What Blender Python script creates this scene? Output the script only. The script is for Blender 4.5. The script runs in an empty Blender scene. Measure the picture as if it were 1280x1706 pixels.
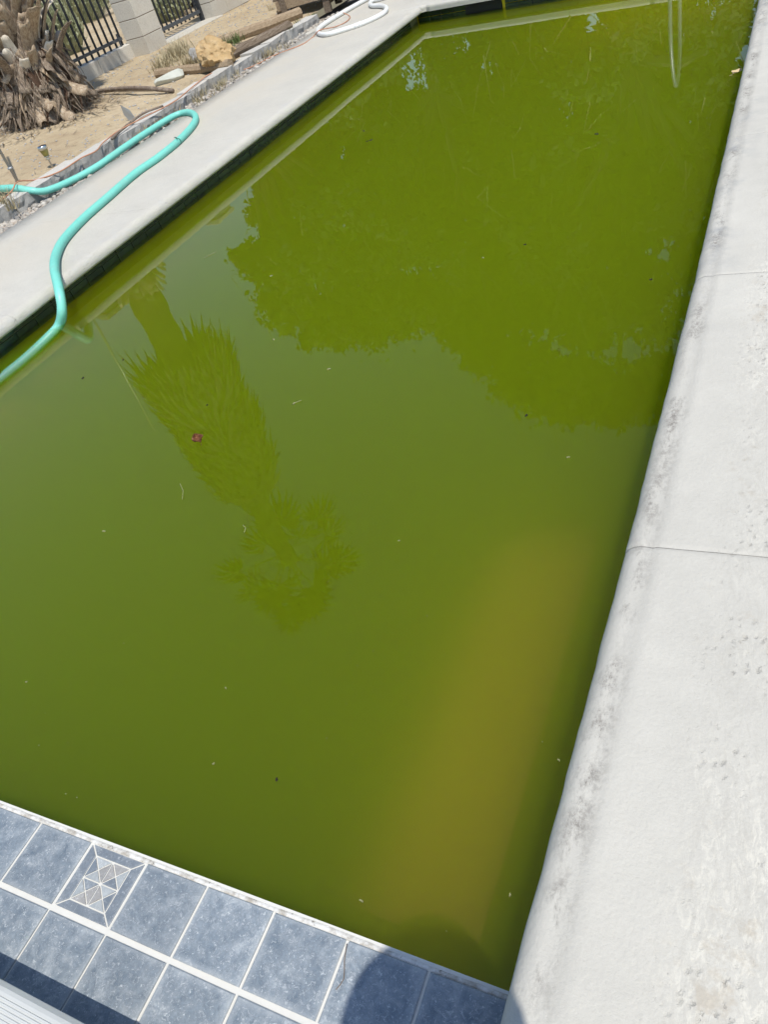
import bpy, bmesh, math, random
from mathutils import Vector, Matrix, noise
import numpy as np
R = math.radians
random.seed(7)
sc = bpy.context.scene
COL = sc.collection

# ------------------------------------------------------------------ camera
CAM = Vector((0, 0, 1.39))
F = 1248.126                                   # focal length in photo pixels (1280 wide)
RT = Vector((0.89325915, 0.37238287, -0.25183147))
UP = Vector((-0.07954784, 0.68228997, 0.72674104))
FW = Vector((-0.442448, 0.62913544, -0.63908401))
cd = bpy.data.cameras.new('camera')
cd.sensor_fit = 'HORIZONTAL'; cd.sensor_width = 36.0; cd.lens = 36.0*F/1280
cd.clip_start = 0.02; cd.clip_end = 2000
cam = bpy.data.objects.new('camera', cd); COL.objects.link(cam)
m = Matrix((RT, UP, -FW)).transposed().to_4x4(); m.translation = CAM
cam.matrix_world = m
sc.camera = cam

# ------------------------------------------------------------------ light
SUN_EL, SUN_AZ = R(64), R(132)                 # azimuth from +Y towards +X
w = bpy.data.worlds.new('World'); sc.world = w; w.use_nodes = True
nt = w.node_tree; nt.nodes.clear()
sky = nt.nodes.new('ShaderNodeTexSky'); sky.sky_type = 'NISHITA'; sky.sun_disc = False
sky.sun_elevation = SUN_EL; sky.sun_rotation = SUN_AZ
sky.air_density = 1.2; sky.dust_density = 0.6; sky.ozone_density = 1.5
bg = nt.nodes.new('ShaderNodeBackground'); bg.inputs[1].default_value = 0.15
wo = nt.nodes.new('ShaderNodeOutputWorld')
nt.links.new(sky.outputs[0], bg.inputs[0]); nt.links.new(bg.outputs[0], wo.inputs[0])
sl = bpy.data.lights.new('sun', 'SUN'); sl.energy = 4.5; sl.angle = R(0.5); sl.color = (1.0, 0.955, 0.87)
so = bpy.data.objects.new('sun', sl); COL.objects.link(so)
sdir = Vector((math.cos(SUN_EL)*math.sin(SUN_AZ), math.cos(SUN_EL)*math.cos(SUN_AZ), math.sin(SUN_EL)))
so.rotation_euler = sdir.to_track_quat('Z', 'Y').to_euler()
so.location = sdir*30
sc.view_settings.view_transform = 'Standard'; sc.view_settings.look = 'None'
sc.view_settings.exposure = 0.0; sc.view_settings.gamma = 1.0
sc.view_settings.use_curve_mapping = False
sc.render.engine = 'CYCLES'
sc.cycles.use_denoising = True
try: sc.cycles.denoiser = 'OPENIMAGEDENOISE'
except Exception: pass
sc.cycles.max_bounces = 12; sc.cycles.diffuse_bounces = 3; sc.cycles.glossy_bounces = 4
sc.cycles.transparent_max_bounces = 24; sc.cycles.volume_bounces = 6
sc.cycles.sample_clamp_indirect = 6
sc.cycles.use_adaptive_sampling = True; sc.cycles.adaptive_threshold = 0.025; sc.cycles.adaptive_min_samples = 20

# ------------------------------------------------------------------ helpers
def ray(px, py): return (FW*F + RT*(px-640) - UP*(py-853)).normalized()
def G(px, py, z=0.0):
    d = ray(px, py); return CAM + d*((z-CAM.z)/d.z)
def MI(px, py, D):                              # point seen in the water mirror at ground distance D
    d = ray(px, py); h = math.hypot(d.x, d.y)
    return Vector((d.x/h*D, d.y/h*D, -CAM.z + D*(-d.z)/h))

def tag(o, label=None, cat=None, group=None, kind=None):
    if label: o['label'] = label
    if cat: o['category'] = cat
    if group: o['group'] = group
    if kind: o['kind'] = kind
    return o
def empty(name, loc=(0,0,0)):
    o = bpy.data.objects.new(name, None); o.location = loc; o.empty_display_size = .1
    COL.objects.link(o); return o
def link(name, me, parent=None):
    o = bpy.data.objects.new(name, me); COL.objects.link(o)
    if parent is not None:
        o.parent = parent
        o.matrix_parent_inverse = Matrix.Translation(-Vector(parent.location)) if parent.parent is None else Matrix()
    return o
def mesh(name, V, Fc, mat, parent=None, smooth=False, mats=None, mi=None):
    me = bpy.data.meshes.new(name); me.from_pydata([tuple(v) for v in V], [], [tuple(f) for f in Fc])
    me.materials.append(mat)
    if mats:
        for x in mats: me.materials.append(x)
        me.polygons.foreach_set('material_index', mi)
    if smooth: me.polygons.foreach_set('use_smooth', [True]*len(me.polygons))
    me.update()
    return link(name, me, parent)
class MB:
    def __init__(s): s.V = []; s.F = []
    def box(s, c, d, M=None, taper=1.0):
        n = len(s.V); hx, hy, hz = d[0]/2, d[1]/2, d[2]/2
        for z in (-1, 1):
            t = taper if z > 0 else 1
            for x, y in ((-1,-1),(1,-1),(1,1),(-1,1)):
                v = Vector((x*hx*t, y*hy*t, z*hz))
                if M is not None: v = M @ v
                s.V.append(v+Vector(c))
        s.F += [(n+3,n+2,n+1,n),(n+4,n+5,n+6,n+7),(n,n+1,n+5,n+4),(n+1,n+2,n+6,n+5),(n+2,n+3,n+7,n+6),(n+3,n,n+4,n+7)]
        return s
    def bev(s, c, d, b, M=None, bt=None):        # box with chamfered top edges
        n = len(s.V); hx, hy, hz = d[0]/2, d[1]/2, d[2]/2; bt = bt or b
        for x0, y0, z in ((hx,hy,-hz),(hx,hy,hz-bt),(hx-b,hy-b,hz)):
            for x, y in ((-1,-1),(1,-1),(1,1),(-1,1)):
                v = Vector((x*x0, y*y0, z))
                if M is not None: v = M @ v
                s.V.append(v+Vector(c))
        s.F.append((n+3,n+2,n+1,n)); s.F.append((n+8,n+9,n+10,n+11))
        for k in (0,4):
            for i in range(4):
                j = (i+1)%4; s.F.append((n+k+i,n+k+j,n+k+4+j,n+k+4+i))
        return s
    def tube(s, pts, rad, n=10, cap=True, ribs=None):
        pts = [Vector(p) for p in pts]; k = len(pts); base = len(s.V)
        if not hasattr(rad, '__len__'): rad = [rad]*k
        t0 = (pts[1]-pts[0]).normalized(); a = t0.orthogonal().normalized()
        for i in range(k):
            t = (pts[min(i+1,k-1)]-pts[max(i-1,0)])
            t = t.normalized() if t.length > 1e-9 else t0
            a = (a - t*a.dot(t)).normalized(); b = t.cross(a)
            for j in range(n):
                an = 2*math.pi*j/n; s.V.append(pts[i]+(a*math.cos(an)+b*math.sin(an))*rad[i])
        for i in range(k-1):
            for j in range(n):
                j2 = (j+1)%n
                s.F.append((base+i*n+j, base+i*n+j2, base+(i+1)*n+j2, base+(i+1)*n+j))
        if cap:
            s.F.append(tuple(base+j for j in reversed(range(n)))); s.F.append(tuple(base+(k-1)*n+j for j in range(n)))
        return s
    def lathe(s, c, prof, n=20, M=None):
        base = len(s.V)
        for r, z in prof:
            for j in range(n):
                an = 2*math.pi*j/n; v = Vector((r*math.cos(an), r*math.sin(an), z))
                if M is not None: v = M @ v
                s.V.append(v+Vector(c))
        for i in range(len(prof)-1):
            for j in range(n):
                j2 = (j+1)%n; s.F.append((base+i*n+j, base+i*n+j2, base+(i+1)*n+j2, base+(i+1)*n+j))
        s.F.append(tuple(base+j for j in reversed(range(n)))); k = len(prof)-1
        s.F.append(tuple(base+k*n+j for j in range(n)))
        return s
    def quad(s, a, b, c, d):
        n = len(s.V); s.V += [Vector(a),Vector(b),Vector(c),Vector(d)]; s.F.append((n,n+1,n+2,n+3)); return s
    def build(s, name, mat, parent=None, smooth=False): return mesh(name, s.V, s.F, mat, parent, smooth)
def spline(P, step=.03):
    P = [Vector(p) for p in P]; Q = [P[0]*2-P[1]]+P+[P[-1]*2-P[-2]]; out = []
    for i in range(1, len(Q)-2):
        p0,p1,p2,p3 = Q[i-1],Q[i],Q[i+1],Q[i+2]; n = max(2, int((p2-p1).length/step))
        for k in range(n):
            t = k/n
            out.append(0.5*((2*p1)+(p2-p0)*t+(2*p0-5*p1+4*p2-p3)*t*t+(3*p1-p0-3*p2+p3)*t**3))
    out.append(P[-1]); return out
def nz(p, s=1.0, seed=0): return noise.noise(Vector(p)*s+Vector((seed*7.3, seed*3.1, seed*1.7)))

# ------------------------------------------------------------------ materials
class NT:
    def __init__(s, name, coord='Object'):
        s.m = bpy.data.materials.new(name); s.m.use_nodes = True; s.t = s.m.node_tree; s.t.nodes.clear()
        s.out = s.t.nodes.new('ShaderNodeOutputMaterial'); s.bs = s.t.nodes.new('ShaderNodeBsdfPrincipled')
        s.t.links.new(s.bs.outputs[0], s.out.inputs[0]); s.co = s.t.nodes.new('ShaderNodeTexCoord').outputs[coord]
        s.geo = None
    def n(s, t): return s.t.nodes.new(t)
    def l(s, a, b): s.t.links.new(a, b)
    def pos(s):
        if s.geo is None: s.geo = s.n('ShaderNodeNewGeometry')
        return s.geo.outputs['Position']
    def map(s, vec, scale):
        mp = s.n('ShaderNodeMapping'); mp.inputs['Scale'].default_value = scale; s.l(vec, mp.inputs[0]); return mp.outputs[0]
    def noise(s, scale, detail=6, rough=.6, vec=None, dist=0):
        n = s.n('ShaderNodeTexNoise'); n.inputs['Scale'].default_value = scale; n.inputs['Detail'].default_value = detail
        n.inputs['Roughness'].default_value = rough; n.inputs['Distortion'].default_value = dist
        s.l(vec if vec is not None else s.pos(), n.inputs['Vector']); return n.outputs[0]
    def vor(s, scale, vec=None, feature='F1', out=0, rnd=1):
        n = s.n('ShaderNodeTexVoronoi'); n.feature = feature; n.inputs['Scale'].default_value = scale
        n.inputs['Randomness'].default_value = rnd
        s.l(vec if vec is not None else s.pos(), n.inputs['Vector']); return n.outputs[out]
    def ramp(s, fac, stops):
        r = s.n('ShaderNodeValToRGB'); e = r.color_ramp.elements
        while len(e) < len(stops): e.new(.5)
        for i, (p, c) in enumerate(stops):
            e[i].position = p; e[i].color = (*c, 1) if len(c) == 3 else c
        s.l(fac, r.inputs[0]); return r.outputs[0]
    def g(s, fac, a, b): return s.ramp(fac, [(a, (0,0,0)), (b, (1,1,1))])
    def mix(s, fac, a, b, mode='MIX'):
        x = s.n('ShaderNodeMix'); x.data_type = 'RGBA'; x.blend_type = mode
        for v, i in ((fac,0),(a,6),(b,7)):
            if hasattr(v, 'is_linked') or hasattr(v, 'links'): s.l(v, x.inputs[i])
            elif isinstance(v, (int,float)): x.inputs[i].default_value = v
            else: x.inputs[i].default_value = (*v, 1)
        return x.outputs[2]
    def math(s, op, a, b=0.0, clamp=False):
        x = s.n('ShaderNodeMath'); x.operation = op; x.use_clamp = clamp
        for v, i in ((a,0),(b,1)):
            if isinstance(v, (int,float)): x.inputs[i].default_value = v
            else: s.l(v, x.inputs[i])
        return x.outputs[0]
    def xyz(s, vec=None):
        x = s.n('ShaderNodeSeparateXYZ'); s.l(vec if vec is not None else s.pos(), x.inputs[0]); return x.outputs
    def rnd(s): return s.n('ShaderNodeObjectInfo').outputs['Random']
    def bump(s, h, strength=.3, dist=.01):
        b = s.n('ShaderNodeBump'); b.inputs['Strength'].default_value = strength; b.inputs['Distance'].default_value = dist
        s.l(h, b.inputs['Height'])
        if s.bs.inputs['Normal'].is_linked: s.l(s.bs.inputs['Normal'].links[0].from_socket, b.inputs['Normal'])
        s.l(b.outputs[0], s.bs.inputs['Normal']); return b.outputs[0]
    def col(s, c):
        if hasattr(c, 'links'): s.l(c, s.bs.inputs['Base Color'])
        else: s.bs.inputs['Base Color'].default_value = (*c, 1)
        return s
    def set(s, rough=.8, spec=.3, metal=0):
        i = s.bs.inputs; i['Roughness'].default_value = rough; i['Specular IOR Level'].default_value = spec; i['Metallic'].default_value = metal
        return s
def simple(name, c1, c2, scale=20, rough=.8, spec=.3, bump=.3, bscale=60, bd=.004, metal=0, rv=0.0):
    t = NT(name); c = t.mix(t.noise(scale), c1, c2)
    if rv:
        v = t.math('ADD', t.math('MULTIPLY', t.rnd(), rv), 1-rv/2)
        hs = t.n('ShaderNodeHueSaturation'); t.l(v, hs.inputs['Value']); t.l(c, hs.inputs['Color']); c = hs.outputs[0]
    t.col(c).set(rough, spec, metal)
    if bump: t.bump(t.noise(bscale, 8, .7), bump, bd)
    return t.m

def mat_concrete(name, base, side):
    t = NT(name); X, Y, Z = t.xyz()
    big = t.noise(2.2, 5, .6); mid = t.noise(14, 7, .65); fine = t.noise(120, 4, .7)
    c = t.mix(t.g(big, .35, .7), [x*.90 for x in base], base)
    c = t.mix(t.math('MULTIPLY', t.g(mid, .45, .75), .35), c, [x*1.10 for x in base])
    c = t.mix(t.math('MULTIPLY', t.g(fine, .5, .8), .18), c, [x*.72 for x in base])
    # small pits
    sm = t.mix(.5, t.pos(), t.noise(6, 2, .5), 'ADD')
    pit = t.ramp(t.vor(62, t.mix(.030, t.map(t.pos(), (1, .75, 1)), t.noise(70, 4, .7), 'ADD')), [(.05, (1,1,1)), (.30, (0,0,0))])
    pm = t.g(t.noise(5.1, 5, .65), .46, .56)
    pits = t.math('MULTIPLY', pit, pm)
    if side > 0:                                   # pits only on the field, away from the trowelled nose
        fld = t.math('MULTIPLY', t.math('ADD', X, .10), 12, True); pits = t.math('MULTIPLY', pits, fld)
        tex = t.math('MULTIPLY', t.g(t.noise(60, 6, .75, t.map(t.pos(), (1, .45, 1)), 1.2), .48, .60), t.math('MULTIPLY', fld, t.g(t.noise(2.6, 3), .4, .6)))
        c = t.mix(t.math('MULTIPLY', tex, .6), c, (base[0]*1.28, base[1]*1.27, base[2]*1.23))
        br = t.math('MULTIPLY', t.g(t.noise(9.3, 6, .72), .57, .66), fld)
        c = t.mix(t.math('MULTIPLY', br, .55), c, (.40, .345, .27))
        sp = t.math('MULTIPLY', t.ramp(t.vor(17, t.mix(.05, t.pos(), t.noise(24, 4, .7), 'ADD')), [(.08, (1,1,1)), (.26, (0,0,0))]), t.math('MULTIPLY', fld, t.g(t.noise(3.3, 3), .44, .56)))
        c = t.mix(t.math('MULTIPLY', t.math('MULTIPLY', sp, t.g(t.noise(70, 5, .7), .4, .6)), .6), c, (.34, .30, .245))
        br2 = t.math('MULTIPLY', t.g(t.noise(42, 7, .8, t.map(t.pos(), (1, .3, 1)), 2.0), .50, .57), t.math('MULTIPLY', fld, .35))
        c = t.mix(br2, c, (base[0]*.80, base[1]*.79, base[2]*.78))
    c = t.mix(t.math('MULTIPLY', t.math('MULTIPLY', pits, t.g(t.noise(48, 4, .7), .40, .58)), .42), c, (.25, .23, .195))
    if side > 0:                                   # grey worn streak along the edge
        d = t.math('ABSOLUTE', t.math('ADD', t.math('ADD', X, .192), t.math('MULTIPLY', t.math('MULTIPLY', t.math('SUBTRACT', 2.5, Y), .45, True), .034))); band = t.math('SUBTRACT', 1.0, t.math('MULTIPLY', d, 26), True)
        st = t.math('MULTIPLY', t.g(t.noise(11, 9, .78, t.map(t.pos(), (1.5, .6, 1))), .46, .56), t.g(t.noise(75, 6, .8), .36, .56))
        st2 = t.g(t.noise(2.3, 3, .5, t.map(t.pos(), (0, 1, 0))), .44, .55)
        s1 = t.math('MULTIPLY', t.math('MULTIPLY', st, band), t.math('ADD', st2, .25, True))
        c = t.mix(t.math('MULTIPLY', s1, .95), c, (.20, .185, .165))
        fr = t.math('MULTIPLY', t.g(t.noise(5, 7, .7), .50, .68), t.math('SUBTRACT', 1.0, t.math('MULTIPLY', d, 9), True))
        far = t.math('MULTIPLY', t.math('SUBTRACT', Y, 1.9), 1.2, True)
        c = t.mix(t.math('MULTIPLY', t.math('MULTIPLY', fr, far), .7), c, (.26, .27, .28))
    else:
        d = t.math('ADD', t.math('ADD', X, 3.62), .0)
        st = t.g(t.noise(11, 7, .7, t.map(t.pos(), (1, .5, 1))), .50, .68)
        c = t.mix(t.math('MULTIPLY', st, t.math('MULTIPLY', t.math('ADD', X, 3.75), 2.2, True)), c, (.44, .44, .44))
        c = t.mix(t.math('MULTIPLY', t.math('MULTIPLY', t.math('SUBTRACT', -3.75, X), 2, True), t.math('MULTIPLY', t.g(big, .4, .6), .5)), c, (base[0]*.95, base[1]*.90, base[2]*.82))
    t.col(c).set(.85, .25)
    h = t.math('SUBTRACT', t.math('ADD', t.math('MULTIPLY', mid, .6), t.math('MULTIPLY', fine, .35)), t.math('MULTIPLY', pits, .45))
    t.bump(h, .7, .006)
    if side < 0: t.bump(t.noise(30, 6, .7), .5, .006)
    return t.m
M = {}
M['concrete_right'] = mat_concrete('pale_concrete_right', (.51,.49,.44), 1)
M['concrete_left'] = mat_concrete('pale_concrete_left', (.52,.498,.445), -1)
M['mortar'] = simple('joint_mortar', (.30,.29,.27), (.46,.45,.42), 30, .9, .2, .4, 90)

# tile: blue-grey glazed, chalky wear
def mat_tile(name, c1, c2, c3, wear=.5):
    t = NT(name); rn = t.rnd()
    off = t.n('ShaderNodeVectorMath'); off.operation = 'ADD'; t.l(t.pos(), off.inputs[0])
    cb = t.n('ShaderNodeCombineXYZ'); t.l(t.math('MULTIPLY', rn, 9.0), cb.inputs[2]); t.l(cb.outputs[0], off.inputs[1])
    v = off.outputs[0]
    a = t.noise(30, 9, .74, v, .5); b = t.noise(110, 8, .75, v, 1.0); f = t.noise(230, 5, .7, v)
    c = t.ramp(a, [(.30, c1), (.52, c2), (.72, c3)])
    c = t.mix(t.math('MULTIPLY', t.g(b, .44, .56), .45), c, [x*.5 for x in c2])
    c = t.mix(t.math('MULTIPLY', t.g(b, .53, .62), wear), c, (.50,.53,.56))
    c = t.mix(t.math('MULTIPLY', t.math('MULTIPLY', t.g(t.noise(13, 7, .72, v, .6), .52, .66), t.g(f, .35, .6)), .5), c, (.47,.50,.52))
    c = t.mix(t.math('MULTIPLY', t.g(t.noise(130, 6, .75, v), .60, .66), .55), c, (.66,.69,.71))
    gx_, gy_, gz_ = t.xyz(t.n('ShaderNodeTexCoord').outputs['Generated'])
    ed = t.math('MINIMUM', t.math('MINIMUM', gx_, t.math('SUBTRACT', 1.0, gx_)), t.math('MINIMUM', gy_, t.math('SUBTRACT', 1.0, gy_)))
    hz_ = t.math('SUBTRACT', t.math('MULTIPLY', t.noise(28, 6, .7, v), .19), ed, True)
    c = t.mix(t.math('MULTIPLY', hz_, 4.0, True), c, (.42,.445,.46))
    hs = t.n('ShaderNodeHueSaturation'); t.l(t.math('ADD', t.math('MULTIPLY', rn, .16), .92), hs.inputs['Value']); t.l(c, hs.inputs['Color'])
    t.col(hs.outputs[0]).set(.55, .4)
    t.bump(t.math('ADD', b, t.math('MULTIPLY', f, .5)), .35, .003)
    return t.m
M['tile'] = mat_tile('blue_grey_tile', (.10,.135,.175), (.20,.238,.275), (.33,.36,.385))
M['tile_dark'] = mat_tile('slate_blue_tile', (.13,.16,.195), (.18,.21,.245), (.24,.27,.30), .3)
M['tile_pale'] = mat_tile('pale_mosaic', (.28,.31,.33), (.36,.385,.395), (.44,.455,.45), .3)
M['tile_brown'] = mat_tile('greige_mosaic', (.25,.245,.24), (.32,.31,.30), (.38,.37,.36), .3)
M['grout'] = simple('white_grout', (.56,.55,.51), (.64,.63,.59), 40, .9, .2, .3, 150, .002)
t = NT('edge_grout'); c = t.mix(t.g(t.noise(30, 7, .7), .45, .62), (.64,.63,.60), (.36,.33,.28))
t.col(t.mix(t.g(t.noise(55, 6, .75), .60, .68), c, (.10,.09,.07))).set(.9, .2); t.bump(t.noise(90, 6, .7), .6, .004); M['edge_grout'] = t.m
M['water_tile'] = simple('dark_green_waterline_tile', (.012,.022,.012), (.03,.05,.025), 30, .25, .5, .2, 60, .002, rv=.5)
M['algae_grout'] = simple('algae_grout', (.10,.11,.05), (.2,.21,.13), 25, .9, .2, .3)
M['shell'] = simple('pool_plaster', (.50,.42,.03), (.58,.48,.035), 4, .9, .1, 0)
M['soil'] = None
t = NT('sandy_soil'); X, Y, Z = t.xyz()
c = t.ramp(t.noise(1.1, 6, .6), [(.3, (.40,.315,.205)), (.55, (.48,.39,.26)), (.75, (.55,.455,.32))])
c = t.mix(t.math('MULTIPLY', t.g(t.noise(9, 7, .7), .48, .66), .45), c, (.31,.215,.135))
c = t.mix(t.math('MULTIPLY', t.g(t.noise(45, 6, .75), .55, .68), .45), c, (.24,.17,.11))
c = t.mix(t.math('MULTIPLY', t.g(t.noise(70, 4, .7), .62, .70), .5), c, (.60,.52,.41))
t.col(c).set(.95, .1); t.bump(t.noise(9, 9, .75), .6, .04); t.bump(t.noise(70, 6, .7), .6, .01); M['soil'] = t.m
M['gravel_bed'] = simple('gravel_bed', (.20,.18,.155), (.30,.27,.23), 40, .95, .1, .6, 60, .01)
def mat_pebble():
    t = NT('pebbles'); v = t.vor(28, None, 'F1', 1); h = t.n('ShaderNodeSeparateColor'); t.l(v, h.inputs[0])
    c = t.ramp(h.outputs[0], [(0, (.30,.28,.25)), (.35, (.46,.42,.36)), (.55, (.24,.235,.23)), (.75, (.40,.33,.265)), (1, (.56,.53,.48))])
    t.col(t.mix(t.math('MULTIPLY', t.noise(90), .3), c, (.25,.23,.2))).set(.8, .25); return t.m
M['pebble'] = mat_pebble()
def mat_block(name, c1, c2, rough_face=True):
    t = NT(name); c = t.mix(t.noise(9, 6, .65), c1, c2)
    c = t.mix(t.math('MULTIPLY', t.g(t.noise(60, 6, .75), .5, .66), .4), c, [x*.5 for x in c1])
    c = t.mix(t.math('MULTIPLY', t.g(t.noise(2.2, 5, .6), .5, .7), .25), c, (.45,.36,.26))
    hs = t.n('ShaderNodeHueSaturation'); t.l(t.math('ADD', t.math('MULTIPLY', t.rnd(), .14), .93), hs.inputs['Value']); t.l(c, hs.inputs['Color'])
    t.col(hs.outputs[0]).set(.92, .15); t.bump(t.noise(50, 8, .75), .5, .008); return t.m
M['cmu'] = mat_block('concrete_block', (.52,.49,.43), (.60,.57,.51))
M['wallstone'] = mat_block('split_face_block', (.47,.455,.42), (.56,.54,.50))
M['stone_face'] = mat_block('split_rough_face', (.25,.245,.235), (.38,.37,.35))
M['mortar_brown'] = simple('mortar_brown', (.22,.17,.12), (.28,.22,.16), 20, .95, .1)
M['iron'] = simple('black_iron', (.016,.018,.022), (.03,.033,.038), 14, .5, .4, .2)
M['iron_rail'] = simple('grey_iron_rail', (.05,.055,.065), (.09,.10,.11), 14, .45, .4, .2)
def mat_wood(name, c1, c2, c3, sc_=(12,1.2,12)):
    t = NT(name); v = t.map(t.pos(), sc_)
    c = t.ramp(t.noise(5, 7, .7, v, .6), [(.3, c1), (.5, c2), (.7, c3)])
    t.col(c).set(.9, .15); t.bump(t.noise(9, 7, .7, v), .6, .008); return t.m
M['timber'] = mat_wood('weathered_timber', (.09,.065,.045), (.17,.13,.095), (.27,.22,.17))
M['timber_tan'] = mat_wood('tan_timber', (.20,.145,.09), (.30,.225,.15), (.40,.32,.225))
M['stick'] = mat_wood('dry_stick', (.10,.075,.055), (.19,.15,.12), (.30,.25,.2), (4,4,4))
M['boot'] = mat_wood('palm_boot', (.17,.115,.075), (.34,.26,.18), (.52,.44,.34), (9,9,3))
M['boot_pale'] = mat_wood('pale_palm_boot', (.48,.42,.34), (.60,.54,.45), (.70,.65,.56), (9,9,3))
M['fibre'] = mat_wood('grey_palm_fibre', (.07,.048,.035), (.20,.155,.115), (.40,.335,.265), (18,18,2.5))
M['core'] = mat_wood('dark_palm_core', (.03,.018,.012), (.07,.042,.028), (.13,.085,.06), (20,20,4))
M['trunk_palm'] = mat_wood('palm_trunk', (.05,.03,.02), (.14,.10,.065), (.36,.29,.20), (10,10,9))
M['frond'] = simple('palm_frond_green', (.045,.075,.022), (.075,.11,.035), 3, .6, .3, 0)
M['dead_frond'] = simple('dead_palm_frond', (.13,.10,.06), (.24,.19,.12), 3, .9, .1, 0)
def mat_leaf(name, a, b, c_):
    t = NT(name); t.col(t.ramp(t.noise(1.6, 4, .7), [(.3, a), (.5, b), (.7, c_)])).set(.65, .25); return t.m
M['leaf'] = mat_leaf('tree_leaf', (.028,.05,.014), (.05,.08,.022), (.085,.12,.04))
M['leaf2'] = mat_leaf('tree_leaf_dark', (.02,.042,.014), (.04,.066,.02), (.065,.095,.03))
M['bark'] = mat_wood('tree_bark', (.05,.04,.03), (.10,.08,.06), (.16,.13,.10), (8,8,2))
M['sage'] = mat_leaf('sage_leaf', (.34,.36,.25), (.45,.47,.34), (.55,.56,.43))
M['scrub'] = mat_leaf('scrub_leaf', (.20,.22,.12), (.30,.32,.19), (.40,.40,.27))
M['dry'] = mat_leaf('dry_grass', (.22,.18,.10), (.36,.30,.18), (.50,.44,.30))
M['weed'] = mat_leaf('green_weed', (.05,.08,.02), (.08,.12,.03), (.12,.16,.06))
M['rock_yellow'] = None
t = NT('ochre_rock'); c = t.ramp(t.noise(7, 7, .7), [(.3, (.42,.27,.12)), (.5, (.62,.45,.24)), (.68, (.72,.60,.40))])
t.col(t.mix(t.math('MULTIPLY', t.g(t.vor(9), .0, .35), .4), (.36,.24,.12), c)).set(.9, .15); t.bump(t.noise(22, 8, .75), .7, .02); M['rock_yellow'] = t.m
M['rock_grey'] = simple('grey_rock', (.30,.29,.28), (.46,.45,.43), 14, .9, .15, .6, 40, .01)
M['rock_green'] = simple('pale_green_stone', (.42,.44,.39), (.56,.57,.51), 8, .85, .2, .3, 60, .004)
def mat_hose(name, c1, c2, ribbed):
    t = NT(name); c = t.mix(t.noise(5, 4, .6), c1, c2)
    c = t.mix(t.math('MULTIPLY', t.g(t.noise(30, 7, .75), .52, .68), .4), c, [x*.55+.12 for x in c1])
    c = t.mix(t.math('MULTIPLY', t.g(t.noise(7, 6, .7), .55, .7), .3), c, (.30,.42,.34))
    t.col(c).set(.42, .45); t.bs.inputs['Subsurface Weight'].default_value = 0
    return t.m
M['hose'] = mat_hose('turquoise_hose', (.16,.57,.48), (.23,.64,.55), True)
M['hose_dark'] = simple('dark_teal_band', (.02,.13,.10), (.03,.17,.13), 20, .5, .4, 0)
M['white_plastic'] = simple('white_vinyl', (.70,.71,.70), (.78,.79,.77), 8, .4, .4, .05)
M['wire'] = simple('orange_cord', (.42,.20,.12), (.52,.27,.17), 12, .6, .3, 0)
M['plank'] = None
t = NT('white_ribbed_plastic'); c = t.mix(t.noise(12, 6, .65), (.46,.47,.46), (.55,.56,.54))
t.col(t.mix(t.math('MULTIPLY', t.g(t.noise(24, 6, .7), .6, .72), .4), c, (.42,.38,.31))).set(.5, .35); M['plank'] = t.m
M['steel'] = simple('brushed_steel', (.55,.55,.54), (.66,.66,.65), 20, .22, .5, .05, 80, .001, 1.0)
M['galv'] = simple('galvanised_pole', (.30,.31,.32), (.42,.43,.44), 16, .45, .5, .1, 50, .002, .6)
t = NT('amber_glass'); t.col((.42,.36,.10)).set(.15, .5); t.bs.inputs['Transmission Weight'].default_value = .45; M['amber'] = t.m
t = NT('brown_leaf'); t.col(t.ramp(t.noise(60, 5, .7), [(.35, (.07,.026,.010)), (.55, (.16,.062,.026)), (.7, (.32,.18,.10))])).set(.7, .3); M['deadleaf'] = t.m
M['tanleaf'] = simple('tan_debris', (.48,.36,.20), (.62,.50,.32), 60, .8, .2, 0)
M['speck_dark'] = simple('dark_debris', (.012,.010,.008), (.03,.025,.02), 60, .7, .3, 0)
M['speck_pale'] = simple('pale_debris', (.17,.18,.07), (.28,.28,.14), 60, .7, .3, 0)
M['black_hole'] = simple('skimmer_shade', (.012,.013,.012), (.02,.022,.02), 10, .6, .3, 0)  # near-black colour paints the shade inside the skimmer opening
M['shirt'] = simple('navy_cotton', (.03,.04,.08), (.05,.06,.11), 20, .9, .1, .2)
M['straw'] = simple('straw_hat', (.50,.40,.24), (.60,.49,.31), 60, .9, .1, .3)
M['skin'] = simple('skin', (.45,.28,.20), (.50,.32,.23), 8, .5, .4, .1)
M['phone'] = simple('black_phone', (.01,.01,.012), (.015,.015,.018), 8, .2, .5, 0)

# water: a still mirror over green, silty water
t = NT('green_pool_water'); N = t.t.nodes; t.t.nodes.remove(t.bs)
fr = t.n('ShaderNodeFresnel'); fr.inputs[0].default_value = 1.33
bp = t.n('ShaderNodeBump'); bp.inputs['Strength'].default_value = .05; bp.inputs['Distance'].default_value = .01
hh = t.math('ADD', t.noise(2.0, 3, .55), t.math('MULTIPLY', t.noise(13, 2, .5), .12)); t.l(hh, bp.inputs['Height'])
tr = t.n('ShaderNodeBsdfTransparent'); gl = t.n('ShaderNodeBsdfGlossy'); gl.inputs['Roughness'].default_value = 0.0
mx = t.n('ShaderNodeMixShader')
t.l(bp.outputs[0], gl.inputs['Normal']); t.l(fr.outputs[0], mx.inputs[0]); t.l(tr.outputs[0], mx.inputs[1]); t.l(gl.outputs[0], mx.inputs[2])
t.l(mx.outputs[0], t.out.inputs['Surface'])
vs = t.n('ShaderNodeVolumeScatter'); vs.inputs['Density'].default_value = 3.5; vs.inputs['Color'].default_value = (.66, .95, .05, 1); vs.inputs['Anisotropy'].default_value = .6
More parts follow.
